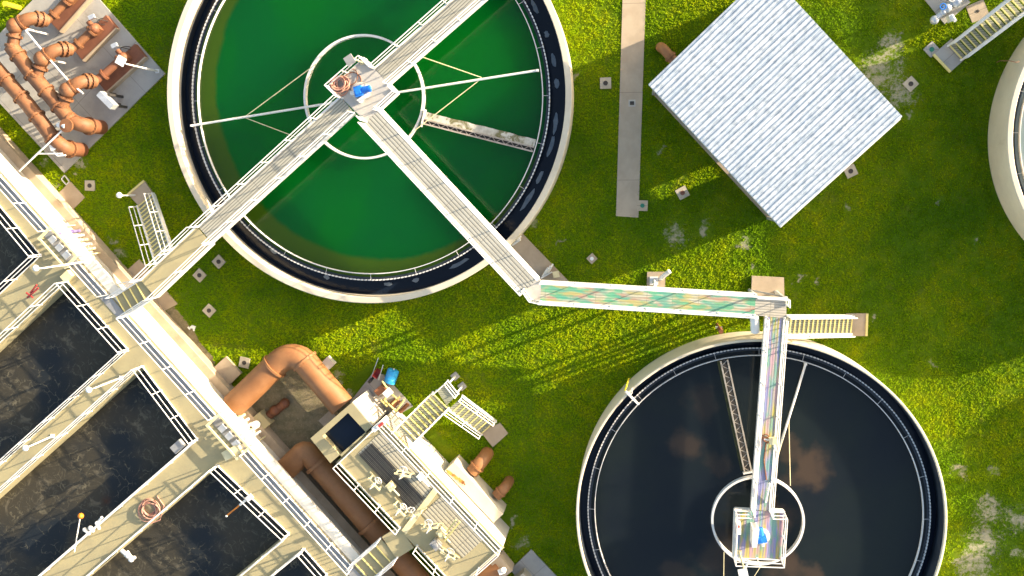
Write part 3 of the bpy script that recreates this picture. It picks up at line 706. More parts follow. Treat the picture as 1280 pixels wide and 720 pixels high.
lamp('white globe lamp at the left edge of the same basin divider', (66, 545), (33, 559.5), ZBAS, 2.2)
lamp('short globe lamp on the foot slab of the tall left stair', (169, 244), (150, 244), .1, 1.5)
lamp('square white light on a pole at the right corner of the pipe pad', (197, 89), (151, 76), .12, 3.2, 'square', 'rail')
lamp('cream light pole at the lower left corner of the dark tank platform', (924, 690), (929, 717), ZB, 2.6, 'square', 'cream')
lamp('flat grey lamp on a yellow arm at the upper corner of the green tank platform', (453, 78), (437, 75), ZB, 1.7, 'flat', 'cream')

# ------------------------------------------------------------------ rectangular basins
root = thing('aeration_basin', 'block of rectangular concrete basins with railed dividers, lower left', 'basin', P(150, 430, 0))
def Lout(x): return (x, 216+1.112*x)
be = [[(50, 319), (84, 353)], [(159, 437), (178, 459)], [(246, 549), (272, 583)], [(360, 667), (380, 687)]]
inner = [(-90, 152)]+[p for b in be for p in b]+[(640, 982)]
outer = [Lout(-90), Lout(500)]
poly = PL(inner, ZBAS)+PL(list(reversed(outer)), ZBAS)
# split the rim walk into quads
mb = MB(); ip = PL(inner, ZBAS); dirL = unit(P(*Lout(0), ZBAS), P(*Lout(300), ZBAS)); o0 = P(*Lout(0), ZBAS)
def foot(p): return o0+dirL*((p-o0).dot(dirL))
op = [foot(p) for p in ip]
mb.prism(ip+list(reversed(op)), -.3, ZBAS); rim = mb.build('rim_wall', M['basin_rim'] if 'basin_rim' in M else M['concrete_deck'], root)
EXCL_POLY.append([(p.x, p.y) for p in (ip+list(reversed(op)))])
EXCL_POLY.append([(p.x, p.y) for p in [ip[0], ip[-1], P(-300, 1100), P(-500, 300)]])
# white outer face skin of the rim wall, sunlit look put into its colour, 3 mm proud
nrm = perp(dirL)
if nrm.dot(P(400, 200)-o0) < 0: nrm = -nrm
a, b = op[0], op[-1]
mb = MB(); mb.obox((a+b)/2+nrm*.03+Vector((0, 0, -ZBAS/2-.02)), (b-a)/2, nrm*.03, Vector((0, 0, ZBAS/2-.03))); mb.build('sunlit_face', M['concrete_white'], root)
mb = MB(); mb.obox((a+b)/2+nrm*.31+Vector((0, 0, -.135)), (b-a)/2, nrm*.25, Vector((0, 0, .12))); mb.build('coping', M['coping'], root)
mb = MB(); mb.obox((a+b)/2+nrm*.27+Vector((0, 0, -ZBAS+.3)), (b-a)/2, nrm*.21, Vector((0, 0, .42))); mb.build('footing', M['slab'], root)
EXCL_POLY.append([(p.x, p.y) for p in [a, b, b+nrm*.5, a+nrm*.5]])
mb = MB(); mb.obox((a+b)/2-nrm*.26+Vector((0, 0, .012)), (b-a)/2, nrm*.22, Vector((0, 0, .012))); mb.build('cover_strip', M['grey_strip'] if 'grey_strip' in M else M['grey'], root)
BD = (P(59, 527, ZBAS)-P(159, 437, ZBAS)); BD.z = 0; BD.normalize()
LB = 26.0
for (u, l) in be:
    pu, pl = P(*u, ZBAS), P(*l, ZBAS)
    mb = MB(); mb.prism([pu, pl, pl+BD*LB, pu+BD*LB], -.3, ZBAS-.003); mb.build('divider', M['concrete_deck'], root)
    inset = (pl-pu).normalized()*.06
    railing(root, [pu+inset, pu+inset+BD*min(LB, 14)], 1.7); railing(root, [pl-inset, pl-inset+BD*min(LB, 14)], 1.7)
e = nrm*.06
segs = [((-60, 186), be[0][0]), (be[0][1], be[1][0]), (be[1][1], be[2][0]), (be[2][1], be[3][0]), (be[3][1], (600, 937))]
for a, b in segs: railing(root, [P(*a, ZBAS)+e, P(*b, ZBAS)+e], 1.6)
for x0, x1 in ((-60, 64), (100, 136), (160, 272), (311, 442)): railing(root, [foot(P(*Lout(x0), ZBAS))-e, foot(P(*Lout(x1), ZBAS))-e], 1.6)
def _wb(N):
    c = N.mix(N.ramp(N.noise(.35, 5), .35, .7), (.015, .019, .023), (.020, .022, .021))
    swirl = N.noise(1.0, 9, .72, dist=2.2); vor = N.n('ShaderNodeTexVoronoi', feature='DISTANCE_TO_EDGE')
    wv = N.n('ShaderNodeVectorMath', operation='MULTIPLY_ADD'); nz = N.n('ShaderNodeTexNoise'); nz.inputs['Scale'].default_value = .9; nz.inputs['Detail'].default_value = 6
    N.l(N.tc.outputs['Object'], nz.inputs['Vector']); N.l(nz.outputs['Color'], wv.inputs[0]); wv.inputs[1].default_value = (2.2, 2.2, 0); N.l(N.tc.outputs['Object'], wv.inputs[2])
    vor.inputs['Scale'].default_value = 1.7; N.l(wv.outputs[0], vor.inputs['Vector'])
    web = N.ramp(vor.outputs['Distance'], .05, .0)
    area = N.ramp(N.noise(.22, 4, .5), .40, .56)
    c = N.mix(N.math('MULTIPLY', area, .65), c, (.060, .050, .030))
    c = N.mix(N.math('MULTIPLY', N.math('MULTIPLY', web, N.ramp(N.noise(1.4, 5), .45, .62)), .48), c, (.21, .185, .12))
    c = N.mix(N.math('MULTIPLY', N.ramp(swirl, .50, .70), N.math('MULTIPLY', area, .75)), c, (.14, .122, .085))
    c = N.mix(N.math('MULTIPLY', N.ramp(N.noise(16, 3, .7), .66, .74), N.ramp(N.noise(.5, 4), .5, .66)), c, (.36, .34, .28))
    N.col(c)
M['water_basin'] = water_mat('aerated_water', _wb, .22, .25, 5)
ZWB = 1.5
edges = [None]+be
cells = [((-90, 152), None, be[0][0])]+[(be[i][1], None, be[i+1][0]) for i in range(3)]+[(be[3][1], None, (640, 982))]
for (a, _, b) in cells:
    pa_, pb_ = P(*a, ZBAS), P(*b, ZBAS); q = [pa_, pb_, pb_+BD*LB, pa_+BD*LB]
    cen = sum(q, Vector())/4; cen.z = 0; mb = MB(); mb.flat(q, ZWB); struct(mb.build('water', M['water_basin'], org=cen))

# racks of vertical pipes on the wall face
def rack(label, px, n, pm):
    c = foot(P(*Lout(px), ZBAS)); root = thing('pipe_rack', label, 'pipe rack', (c.x, c.y, 0))
    for i in range(n):
        p = c+dirL*(i-(n-1)/2)*.29+nrm*.24; mb = MB()
        mb.tube([(p.x, p.y, .1), (p.x, p.y, ZBAS+.35)], .075, 10)
        for zz in (.5, 1.4): mb.tube([(p.x, p.y, zz), (p.x, p.y, zz+.06)], .11, 10)
        mb.build('riser', M[pm[i % len(pm)]], root, True)
    mb = MB(); L = .29*(n-1)/2+.35
    for s1, zz, off in ((0, ZBAS+.45, .28), (0, ZBAS+.45, -.55)):
        mb.beam(c-dirL*L+nrm*off+Vector((0, 0, .45)), c+dirL*L+nrm*off+Vector((0, 0, .45)), .09, .09)
    for sg in (-1, 1): mb.beam(c+dirL*L*sg+nrm*.33+Vector((0, 0, .45)), c+dirL*L*sg-nrm*.6+Vector((0, 0, .45)), .12, .12)
    for sg in (-1, 1):
        for off in (.28, -.55):
            p = c+dirL*L*sg+nrm*off; mb.beam((p.x, p.y, ZBAS if off < 0 else .1), (p.x, p.y, ZBAS+.41), .06, .06)
    mb.build('rack_frame', M['cream'], root)
    mb = MB()
    for k in range(3): p = c+dirL*(k-1)*.5-nrm*.15; mb.box((p.x, p.y, ZBAS+.3), .3, .35, .05, math.atan2(dirL.y, dirL.x))
    mb.build('tray', M['white'], root)
    return root
rack('rack of white and purple vertical pipes on the basin wall above the footbridge steps', 81, 5, ['purple', 'rail', 'cream', 'rail', 'cream'])
rack('rack of white vertical pipes on the basin wall beside the big orange pipe', 292, 6, ['rail', 'cream', 'rail'])
# box at its foot
root = thing('junction_box', 'yellowish concrete junction box with a white vent, at the foot of the white pipe rack', 'box', P(326, 538, 0))
mb = MB(); mb.prism(PL([(309, 528), (324, 515), (338, 530), (324, 542)], .7), -.1, .7); mb.build('case', M['concrete_deck'], root); excl(PL([(309, 528), (324, 515), (338, 530), (324, 542)]))
mb = MB(); a = P(321, 530, .7); mb.tube([a, a+Vector((0, 0, .25))], .2, 14); mb.build('vent', M['white'], root)

# steps from basin to footbridge and to pump station
root = thing('stair', 'short flight of yellow edged steps linking the basin deck and the footbridge', 'stair', P(165, 373, ZBAS))
stair(root, P(184, 361, ZB), P(152, 382, ZBAS), 1.0, 4, (True, True), M['concrete_deck'])
root = thing('stair', 'short flight of yellow edged steps linking the basin deck and the pump station', 'stair', P(470, 705, ZBAS))
stair(root, P(486, 685, ZP), P(452, 714, ZBAS), 1.15, 4, (True, True), M['concrete_deck'])
# basin clutter
root = thing('float_pole', 'white pole with an orange float ball over the dark basin, bottom left', 'float', P(93, 690, ZBAS))
mb = MB(); mb.tube([P(93, 690, ZBAS+.6), P(100, 648, ZBAS+.2)], .03, 6); mb.build('pole', M['rail'], root)
mb = MB(); mb.sphere(P(101, 645, ZBAS+.2), .15, 12, 8); mb.build('float_ball', M['orange'], root, True)
root = thing('sensor_wand', 'orange wand with white tips reaching over the third basin from the rail', 'sensor', P(311, 623, ZBAS))
mb = MB(); mb.tube([P(300, 631, ZBAS+.6), P(284, 644, ZBAS+.1)], .035, 8); mb.build('handle', M['orange'], root)
mb = MB(); mb.tube([P(311, 622, ZBAS+.8), P(300, 631, ZBAS+.6)], .06, 8); mb.box(P(312, 622, ZBAS+.75), .3, .25, .15, .7); mb.build('bracket', M['white'], root)
mb = MB(); mb.sphere(P(283, 645, ZBAS+.1), .06, 8, 6); mb.build('tip', M['white'], root, True)
def clump(label, spots, z, m='white'):
    root = thing('valve_actuator', label, 'actuator', P(*spots[0][:2], z))
    for (x, y, r, x2, y2) in spots:
        mb = MB(); mb.tube([P(x, y, z+.2), P(x2, y2, z+.3)], r, 10); mb.sphere(P(x2, y2, z+.3), r*1.25, 10, 8); mb.build('body', M[m], root, True)
clump('pair of white valve bodies on the basin rail beside the float pole', [(112, 668, .09, 106, 662), (117, 664, .1, 113, 660), (124, 661, .08, 121, 654), (121, 654, .06, 127, 647)], ZBAS)
clump('single white valve body on the far rail of the hose divider, near the bottom', [(152, 688, .1, 160, 695), (158, 690, .12, 164, 699), (156, 694, .07, 168, 697)], ZBAS)
plate_box('junction_box', 'flat grey junction box on an arm over the corner of the third basin', 'box', [(215, 558), (226, 548), (233, 556), (222, 566)], ZBAS+.7, ZBAS+.95, 'grey')
root = thing('red_valve', 'red valve cluster on the rail of the top divider', 'valve', P(40, 364, ZBAS))
for (x, y, x2, y2) in ((34, 372, 48, 360), (38, 366, 46, 356), (33, 366, 41, 372)):
    mb = MB(); mb.tube([P(x, y, ZBAS+.5), P(x2, y2, ZBAS+.6)], .05, 8); mb.build('handle', M['red'], root)
mb = MB(); mb.box(P(84, 345, ZBAS+.15), .5, .35, .3, .7); tag(mb.build('pipe_box', M['cream'], org=P(84, 345, ZBAS)), 'cream box on the basin deck at the foot of the slim globe lamp', 'box')
mb = MB(); mb.beam(P(281, 570, ZBAS+.2), P(300, 560, ZBAS+.2), .45, .35); tag(mb.build('pipe_box', M['cream'], org=P(290, 565, ZBAS)), 'cream box on the basin deck below the white pipe rack', 'box')
o = NT('moved'); bpy.data.materials.remove(o.m)
plate_box('instrument_box', 'white instrument box on the outer basin wall left of the footbridge steps', 'box', [(139, 358), (147, 355), (150, 366), (142, 370)], 1.2, 1.6, 'silver')
mb = MB(); mb.tube([P(148, 355, 2.2), P(172, 349, 2.9)], .03, 6); tag(mb.build('conduit', M['rail'], org=P(148, 355, 2.2)), 'thin white conduit between the instrument box and the footbridge', 'conduit')
# stray pale scrap on the lawn
mb = MB(); a = P(239, 410, .04)
for k in range(5): mb.box((a.x+random.uniform(-.15, .15), a.y+random.uniform(-.08, .08), .03+.008*k), random.uniform(.1, .3), random.uniform(.06, .16), .03, random.uniform(0, 3))
tag(mb.build('paper_scrap', M['globe'], org=a), 'crumpled pale scrap lying on the lawn right of the basin', 'litter')

# ------------------------------------------------------------------ pump station
root = thing('pump_station', 'railed concrete pump station with grating floor and a dark wet well', 'pump station', P(510, 610, 0))
PSv = root
deck = PL([(422, 578), (505, 545), (628, 683), (560, 745), (520, 690), (500, 661)], ZP)
# true rectangle from measured edges
A, B_ = P(422, 578, ZP), P(500, 661, ZP); dl = unit(A, B_); dn = perp(dl)
if dn.dot(P(700, 400)-A) < 0: dn = -dn
Wd = (P(507, 556, ZP)-A).dot(dn); Lr = (P(627, 686, ZP)-A).dot(dl); t0 = (P(507, 556, ZP)-A).dot(dl)
def Q(u, v, z=ZP): p = A+dl*u+dn*v; return Vector((p.x, p.y, z))
LL = (B_-A).length
print('pump dims', Wd, Lr, t0, LL)
mb = MB(); mb.prism([Q(0, 0), Q(Lr, 0), Q(Lr, Wd), Q(0, Wd)], 0, ZP-.06); mb.build('wall', M['concrete_white'], root)
mb = MB(); mb.prism([Q(-.05, -.05), Q(Lr+.05, -.05), Q(Lr+.05, Wd+.05), Q(-.05, Wd+.05)], ZP-.06, ZP); mb.build('deck', M['concrete_deck'], root)
EXCL_POLY.append([(p.x, p.y) for p in [Q(-2.5, -.1), Q(Lr+.1, -.1), Q(Lr+.1, Wd+.7), Q(-2.5, Wd+.7)]])
mb = MB(); mb.prism([Q(.35, 1.05), Q(LL*.98, 1.05), Q(LL*.98, Wd-.35), Q(.35, Wd-.35)], ZP+.001, ZP+.02); mb.build('grating', M['pump_grate'], root)
mb = MB(); mb.prism([Q(LL*1.04, Wd*.42), Q(Lr-.9, Wd*.42), Q(Lr-.9, Wd-.3), Q(LL*1.04, Wd-.3)], ZP+.001, ZP+.02); mb.build('grating', M['pump_grate'], root)
mb = MB()
for k in range(13): mb.beam(Q(.45, 1.05-.02*0+.07*k+.02, ZP+.04), Q(LL*.93, 1.05+.07*k+.02, ZP+.04), .025, .05)
mb.build('open_grating', M['dark'], root)
railing(root, [Q(.05, .06), Q(LL-.05, .06), Q(LL-.05, .06)+dn*.02], 1.5)
railing(root, [Q(.05, Wd-.05), Q(Lr-.05, Wd-.05), Q(Lr-.05, .06)], 1.5)
railing(root, [Q(LL+1.15, .06), Q(Lr-.1, .06)], 1.5)
railing(root, [Q(.05, .06), Q(.05, 2.3)], 1.5)
# connecting walk
mb = MB(); a_, b_ = Q(LL-.02, .0), P(486, 686, ZP)
ga = Q(LL+.5, -.06, ZP-.12); mb.beam(ga, P(487, 684, ZP-.12), 1.25, .2); mb.build('gangway', M['concrete_deck'], root)
# wet well
ww = PL([(388, 548), (440, 503), (465, 533), (413, 579)], ZP+.1)
wo_ = ww; cen = sum(ww, Vector())/4
wi = [cen+(p-cen)*.66 for p in ww]
hx = P(432, 545, ZP+.1)-cen
wi = PL([(403, 545), (435, 516), (458, 541), (427, 571)], ZP+.1)
mb = MB()
for i in range(4):
    j = (i+1) % 4; mb.prism([wo_[i], wo_[j], wi[j], wi[i]], 0, ZP+.1)
mb.build('wet_well_wall', M['concrete_deck'], root); excl(PL([(388, 548), (465, 485), (500, 540), (413, 579)]))
nn = (wo_[2]-wo_[1]).normalized(); on = perp(nn)
if on.dot(cen-wo_[1]) > 0: on = -on
mb = MB(); m_ = (wo_[1]+wo_[2])/2; mb.obox(Vector((m_.x, m_.y, (ZP+.1)/2))+on*.025, (wo_[2]-wo_[1])/2, on*.025, Vector((0, 0, (ZP+.1)/2-.01))); mb.build('sunlit_face', M['concrete_white'], root)  # sunward side of the well whitened, sunlight carried in its colour
mb = MB(); mb.flat(wi, 2.55); o = struct(mb.build('water', M['water_launder']))
# rungs
mb = MB()
for k in range(4): mb.beam(P(407+k*2, 556+k*3, ZP-.2*k), P(413+k*2, 560+k*3, ZP-.2*k), .05, .05)
mb.build('ladder', M['silver'], root)
# side block with rust
root2 = thing('concrete_block', 'long low cream concrete block against the sunlit pump station wall', 'block', P(600, 610, 0))
bk = [Q(2.1+1.05, Wd+.06, 0), Q(2.1+1.05, Wd+1.3, 0), Q(Lr-.55, Wd+1.3, 0), Q(Lr-.55, Wd+.06, 0)]
b1, b2 = P(561, 584, 1.5), P(577, 572, 1.5); u0 = (b1-A).dot(dl); u1 = (P(632, 640, 1.5)-A).dot(dl); v1 = (P(577, 572, 1.5)-A).dot(dn)
print('block', u0, u1, v1, Wd)
v1 = Wd+max(.5, (v1-Wd)*.62); bk = [Q(u0, Wd+.055, 0), Q(u0, v1, 0), Q(u1, v1, 0), Q(u1, Wd+.055, 0)]
mb = MB(); mb.prism(bk, -.1, 1.5); mb.build('block', mat('block_concrete', (.62, .56, .44), (.55, .48, .36), 1, .85, bump=.15), root2)
N = NT('rust_streak'); c = N.mix(N.ramp(N.noise(3, 6, .7), .4, .62), (.50, .30, .06), (.18, .06, .015)); N.col(c); M['rust_streak'] = N.set(.9)
mb = MB()
for k in range(14): p = Q(u0+.12+.07*k, Wd+.15+.015*k, 1.503+.002*k); mb.box(p, random.uniform(.12, .3), random.uniform(.06, .16), .004, math.atan2(dl.y, dl.x)+random.uniform(-.2, .2))
mb.build('rust_stain', M['rust_streak'], root2)
EXCL_POLY.append([(p.x, p.y) for p in bk])
# valves with handwheels
def gate(label, px, ang=0.0, h=.95, k=.72):
    c = P(px[0], px[1], ZP+.02); root = thing('gate_operator', label, 'gate valve', c, 'gate valves on the pump station deck')
    d = (dl*math.cos(ang)+dn*math.sin(ang)); t = perp(d)
    mb = MB()
    for sg in (-1, 1): mb.beam(c+d*.32*sg, c+d*.32*sg+Vector((0, 0, h*.75)), .05, .06)
    mb.beam(c-d*.4+Vector((0, 0, h*.75)), c+d*.4+Vector((0, 0, h*.75)), .08, .08); mb.beam(c-d*.55, c+d*.55, .06, .06); mb.build('frame', M['cream'], root)
    mb = MB(); mb.tube([c, c+Vector((0, 0, h+.5))], .03, 8); mb.build('stem', M['silver'], root)
    mb = MB(); mb.box(c+Vector((0, 0, h*.75+.14)), .17, .17, .16, .7); mb.build('gearbox', M['cream'], root)
    mb = MB(); wc = c+t*.32+Vector((0, 0, h*.85)); ring = [wc+(d*math.cos(2*PI*k/18)+Vector((0, 0, 1))*math.sin(2*PI*k/18)*.45+t*math.sin(2*PI*k/18)*.8)*.18 for k in range(18)]
    mb.tube(ring, .022, 6, closed=True)
    for k in (0, 6, 12): mb.tube([wc, ring[k]], .016, 5)
    mb.tube([c+Vector((0, 0, h*.85)), wc], .025, 6); mb.build('handwheel', M['rail'], root)
    return root
gate('gate valve with white handwheel on the dark open grating, nearest the wet well', (472, 600))
gate('gate valve with white handwheel on the dark open grating, farther from the wet well', (503, 632))
gate('gate valve on the pale grating close to the sunlit outer railing', (506, 590), .6, .7)
gate('gate valve among the long shadows in the middle of the pump station', (540, 655), .9, .8)
gate('gate valve at the lower corner of the pump station grating', (562, 690), .3, .7)
gate('gate valve between the two grating fields of the pump station', (520, 640), 1.2, .7)
for (lab, px, s) in (('cream motor box between the two white handwheels', (490, 606), .38), ('small white box by the outer railing of the pump station', (527, 594), .3), ('cream motor box on the lower grating of the pump station', (553, 664), .4), ('grey floor plate box on the lower grating of the pump station', (546, 678), .45)):
    c = P(px[0], px[1], ZP+.02); mb = MB(); mb.box(c+Vector((0, 0, .22)), s, s*.8, .4, math.atan2(dl.y, dl.x)); mb.box(c+Vector((0, 0, .45)), s*.5, s*.5, .1, .3); mb.tube([c+Vector((0, 0, .3)), c+dl*.6+Vector((0, 0, .3))], .05, 8)
    tag(mb.build('motor_box', M['grey' if 'grey' in lab else ('globe' if 'white box' in lab else 'cream')], org=c), lab, 'motor box')
mb = MB(); mb.beam(P(505, 665, ZP+.06), P(545, 612, ZP+.06), .28, .08); tag(mb.build('channel_cover', M['cream'], org=P(525, 640, ZP)), 'long cream cover plate lying across the pump station between the gratings', 'cover plate')
mb = MB(); mb.beam(P(556, 676, ZP+.5), P(575, 652, ZP+.7), .08, .08); mb.beam(P(553, 672, ZP+.1), P(570, 650, ZP+.7), .06, .06); tag(mb.build('davit', M['yellow_edge'], org=P(556, 676, ZP)), 'pale yellow davit bars on the lower grating of the pump station', 'davit')

# ------------------------------------------------------------------ pipes
def flange(p, d, r, w, parent, m):
    d = d.normalized(); mb = MB(); mb.tube([p-d*w/2, p+d*w/2], r, 28)
    a = d.cross(Vector((0, 0, 1)) if abs(d.z) < .9 else Vector((1, 0, 0))).normalized(); b = d.cross(a)
    for k in range(14):
        q = p+(a*math.cos(2*PI*k/14)+b*math.sin(2*PI*k/14))*r*.88; mb.tube([q-d*(w/2+.03), q+d*(w/2+.03)], .018+r*.02, 5)
    mb.build('flange', m, parent, True)
def pipe(root, pts, r, m='orange_pipe', fl=(), n=28, name='pipe', fr=1.18, fw=.08):
    mb = MB(); mb.tube(pts, r, n); o = mb.build(name, M[m], root, True)
    for i in fl:
        t = Vector(pts[min(i+1, len(pts)-1)])-Vector(pts[max(i-1, 0)]); flange(Vector(pts[i]), t, r*fr, fw, o, M[m])
    return o
zz = 1.15; r = .63
root = thing('process_pipe', 'big tan orange pipe with a bend, from the basin wall to the wet well', 'pipe', P(365, 460, 0))
pts = [P(292, 507, zz), P(343, 458, zz)]+arc(P(343, 458, zz), P(362, 437, zz), P(381, 452, zz), 8)[1:]+[P(428, 508, zz)]
pipe(root, pts, r, 'orange_pipe', (1, len(pts)-2), fr=1.12, fw=.12)
root = thing('process_pipe', 'big brown pipe with a bend running in the shade along the pump station', 'pipe', P(430, 620, 0))
pts = [P(356, 588, zz), P(376, 569, zz)]+arc(P(378, 567, zz), P(384, 562, zz), P(397, 580, zz), 6)+[P(462, 656, zz), P(680, 904, zz)]
pipe(root, pts, .57, 'orange_pipe', (8, 9), fr=1.2, fw=.17)
for (lab, pa_, pm_, pb_, r) in (('stubby orange pipe elbow turning into the lawn, the larger of two beside the cream block', (590, 590), (606, 572), (607, 571), .33), ('stubby orange pipe elbow turning into the lawn, the smaller of two beside the cream block', (620, 620), (634, 607), (635, 606), .26)):
    root = thing('pipe_elbow', lab, 'pipe', P(pm_[0], pm_[1], 0)); z = .85
    a, c, = P(*pa_, z), P(*pm_, z); pts = [a, a.lerp(c, .4)]+arc(a.lerp(c, .45), c, Vector((c.x, c.y, -.1)), 7)[1:]
    pipe(root, pts, r, 'orange_pipe', (1,), fr=1.2)
root = thing('pipe_elbow', 'orange pipe end sticking out from under the left eave of the metal roof', 'pipe', P(830, 63, 0)); z = .6
a, c = P(850, 85, z), P(826, 57, z); pts = [a, a.lerp(c, .5)]+arc(a.lerp(c, .6), c, Vector((c.x, c.y, -.1)), 7)[1:]
pipe(root, pts, .23, 'orange_pipe', (1,), fr=1.25)
root = thing('process_pipe', 'orange tan pipe with a pale end block at the bottom edge beside the pump station', 'pipe', P(610, 712, 0))
pipe(root, [P(575, 745, .9), P(626, 706, .9)], .6, 'orange_pipe')
mb = MB(); mb.beam(P(622, 709, .9), P(634, 700, .9), .95, 1.0); mb.build('end_block', M['slab'], root)
mb = MB(); mb.tube([P(626, 716, 1.4), P(630, 712, 1.8)], .12, 10); mb.box(P(627, 714, 1.6), .3, .25, .2, .4); mb.build('fitting', M['globe'], root)
plate_box('concrete_box', 'small cream topped concrete box on the grey slab at the bottom edge', 'box', [(640, 722), (656, 709), (672, 727), (655, 740)], .1, .9, 'concrete')
# brown buried valve in the dirt
mb = MB(); mb.tube([P(333, 522, .12), P(355, 505, .12)], .22, 12); mb.sphere(P(356, 504, .15), .26, 10, 8); mb.sphere(P(344, 513, .2), .28, 10, 8)
tag(mb.build('buried_valve', M['rust_pipe'], org=P(345, 513, 0), smooth=True), 'dark rusty valve half buried in the dirt inside the orange pipe bend', 'valve')

# blue drum, red barrow, yellow pipe rig
root = thing('drum', 'light blue plastic drum lying on the lawn by the pump station', 'drum', P(489, 471, 0))
a, b = P(486.5, 479, .3), P(492, 462, .3); L = (b-a).length; d = (b-a).normalized()
mb = MB(); prof = [(.0, .22), (.04, .29), (.3, .29), (.32, .305), (.35, .29), (.65, .29), (.68, .305), (.7, .29), (.95, .29), (1.0, .24)]
mb.tube([a+d*L*t for t, _ in prof], [r_ for _, r_ in prof], 24); mb.build('body', M['blue_drum'], root, True)
mb = MB(); mb.tube([b, b+d*.05], .05, 8); mb.build('bung', M['white'], root)
root = thing('wheelbarrow', 'small red cart with thin handles at the corner of the pump station slab', 'cart', P(470, 466, 0))
mb = MB(); q = PL([(465, 470), (471, 460), (477, 463), (471, 474)], .55); q2 = [p.lerp(sum(q, Vector())/4, .3) for p in q]; mb.add([(p.x, p.y, .55) for p in q]+[(p.x, p.y, .25) for p in q2], [(4, 5, 6, 7), (0, 1, 5, 4), (1, 2, 6, 5), (2, 3, 7, 6), (3, 0, 4, 7)]); mb.build('tray', M['red'], root)
for s in (0, 1):
    mb = MB(); mb.tube([P(464+s*9, 472+s*3, .4), P(473+s*6, 447+s*9, .6)], .02, 6); mb.build('handle', M['silver'], root)
mb = MB(); mb.tube([P(462.5, 474, .18)+Vector((0, 0, 0)), P(465, 476, .18)], .18, 14); mb.build('wheel', M['dark'], root, True)
slab('grey concrete strip slab beside the wet well under the yellow piping', [(437, 503), (466, 466), (480, 468), (516, 508), (480, 530)], .06, 'pad')
root = thing('chemical_skid', 'yellow and brown pipe skid with a white box beside the wet well', 'pipe skid', P(485, 496, 0))
mb = MB()
for (a, b) in (((478, 477), (488, 491)), ((488, 491), (480, 500)), ((480, 500), (495, 514)), ((495, 514), (505, 500)), ((490, 505), (500, 496)), ((488, 491), (498, 500)), ((484, 508), (476, 500))):
    mb.tube([P(*a, .6), P(*b, .6)], .05, 8)
for (x, y) in ((478, 477), (488, 491), (480, 500), (495, 514), (505, 500)): mb.tube([P(x, y, .05), P(x, y, .6)], .04, 8)
mb.build('piping', M['yellow_edge'], root)
mb = MB(); mb.box(P(485, 491, .85), .34, .34, .4, .75); mb.build('case', M['globe'], root)
mb = MB(); mb.box(P(476, 487, .3), .5, .35, .5, .7); mb.box(P(494, 503, .3), .35, .35, .5, .7); mb.tube([P(500, 515, .2), P(510, 505, .3)], .1, 8); mb.build('pump_body', M['rust_pipe'], root)
root = thing('electrical_cabinet', 'white and red control panel at the top of the pump station stair', 'control panel', P(475, 528, ZP))
mb = MB(); mb.prism(PL([(470, 530), (483, 519), (487, 524), (474, 535)], ZP), ZP+.02, ZP+.9); mb.build('case', M['white'], root)
mb = MB(); mb.prism(PL([(472, 532), (478, 527), (480, 530), (474, 535)], ZP+.9), ZP+.9, ZP+.95); mb.build('cover', M['red'], root)

# ------------------------------------------------------------------ pipe pad, upper left
ZH = 1.8
def elbow_down(a, c, zb, n=6): return [a]+arc(a.lerp(c, .3), c, Vector((c.x, c.y, c.z-.5)), n)+[Vector((c.x, c.y, zb))]
def header(label, px, r, drop):
    root = thing('pipe_header', label, 'pipe', P(px[-1][0], px[-1][1], .1))
    pts = [P(x, y, ZH) for x, y in px]; pts2 = []
    for i in range(len(pts)-1): pts2 += [pts[i].lerp(pts[i+1], k/3) for k in range(3)]
    pts2.append(pts[-1]); pipe(root, pts2, r, 'pad_pipe', range(1, len(pts2), 2), 22, fr=1.22, fw=.09)
    c = P(drop[0], drop[1], ZH); e = pts[-1]
    arcp = [e]+arc(e.lerp(c, .35), c, Vector((c.x, c.y, ZH-.45)), 6)[1:]
    pipe(root, arcp, r, 'pad_pipe', (0, 6), 22, 'elbow', 1.25)
    pipe(root, [Vector((c.x, c.y, ZH-.45)), Vector((c.x, c.y, .1))], r*.98, 'rust_pipe', (), 22, 'riser')
    return root
header('upper of two parallel orange header pipes on the pad, with a drop elbow', [(14, 58), (40, 93), (66, 124), (88, 151)], .36, (105, 157))
header('lower of two parallel orange header pipes on the pad, nearer the left edge', [(-22, 66), (8, 100), (36, 132), (66, 172)], .36, (80, 186))
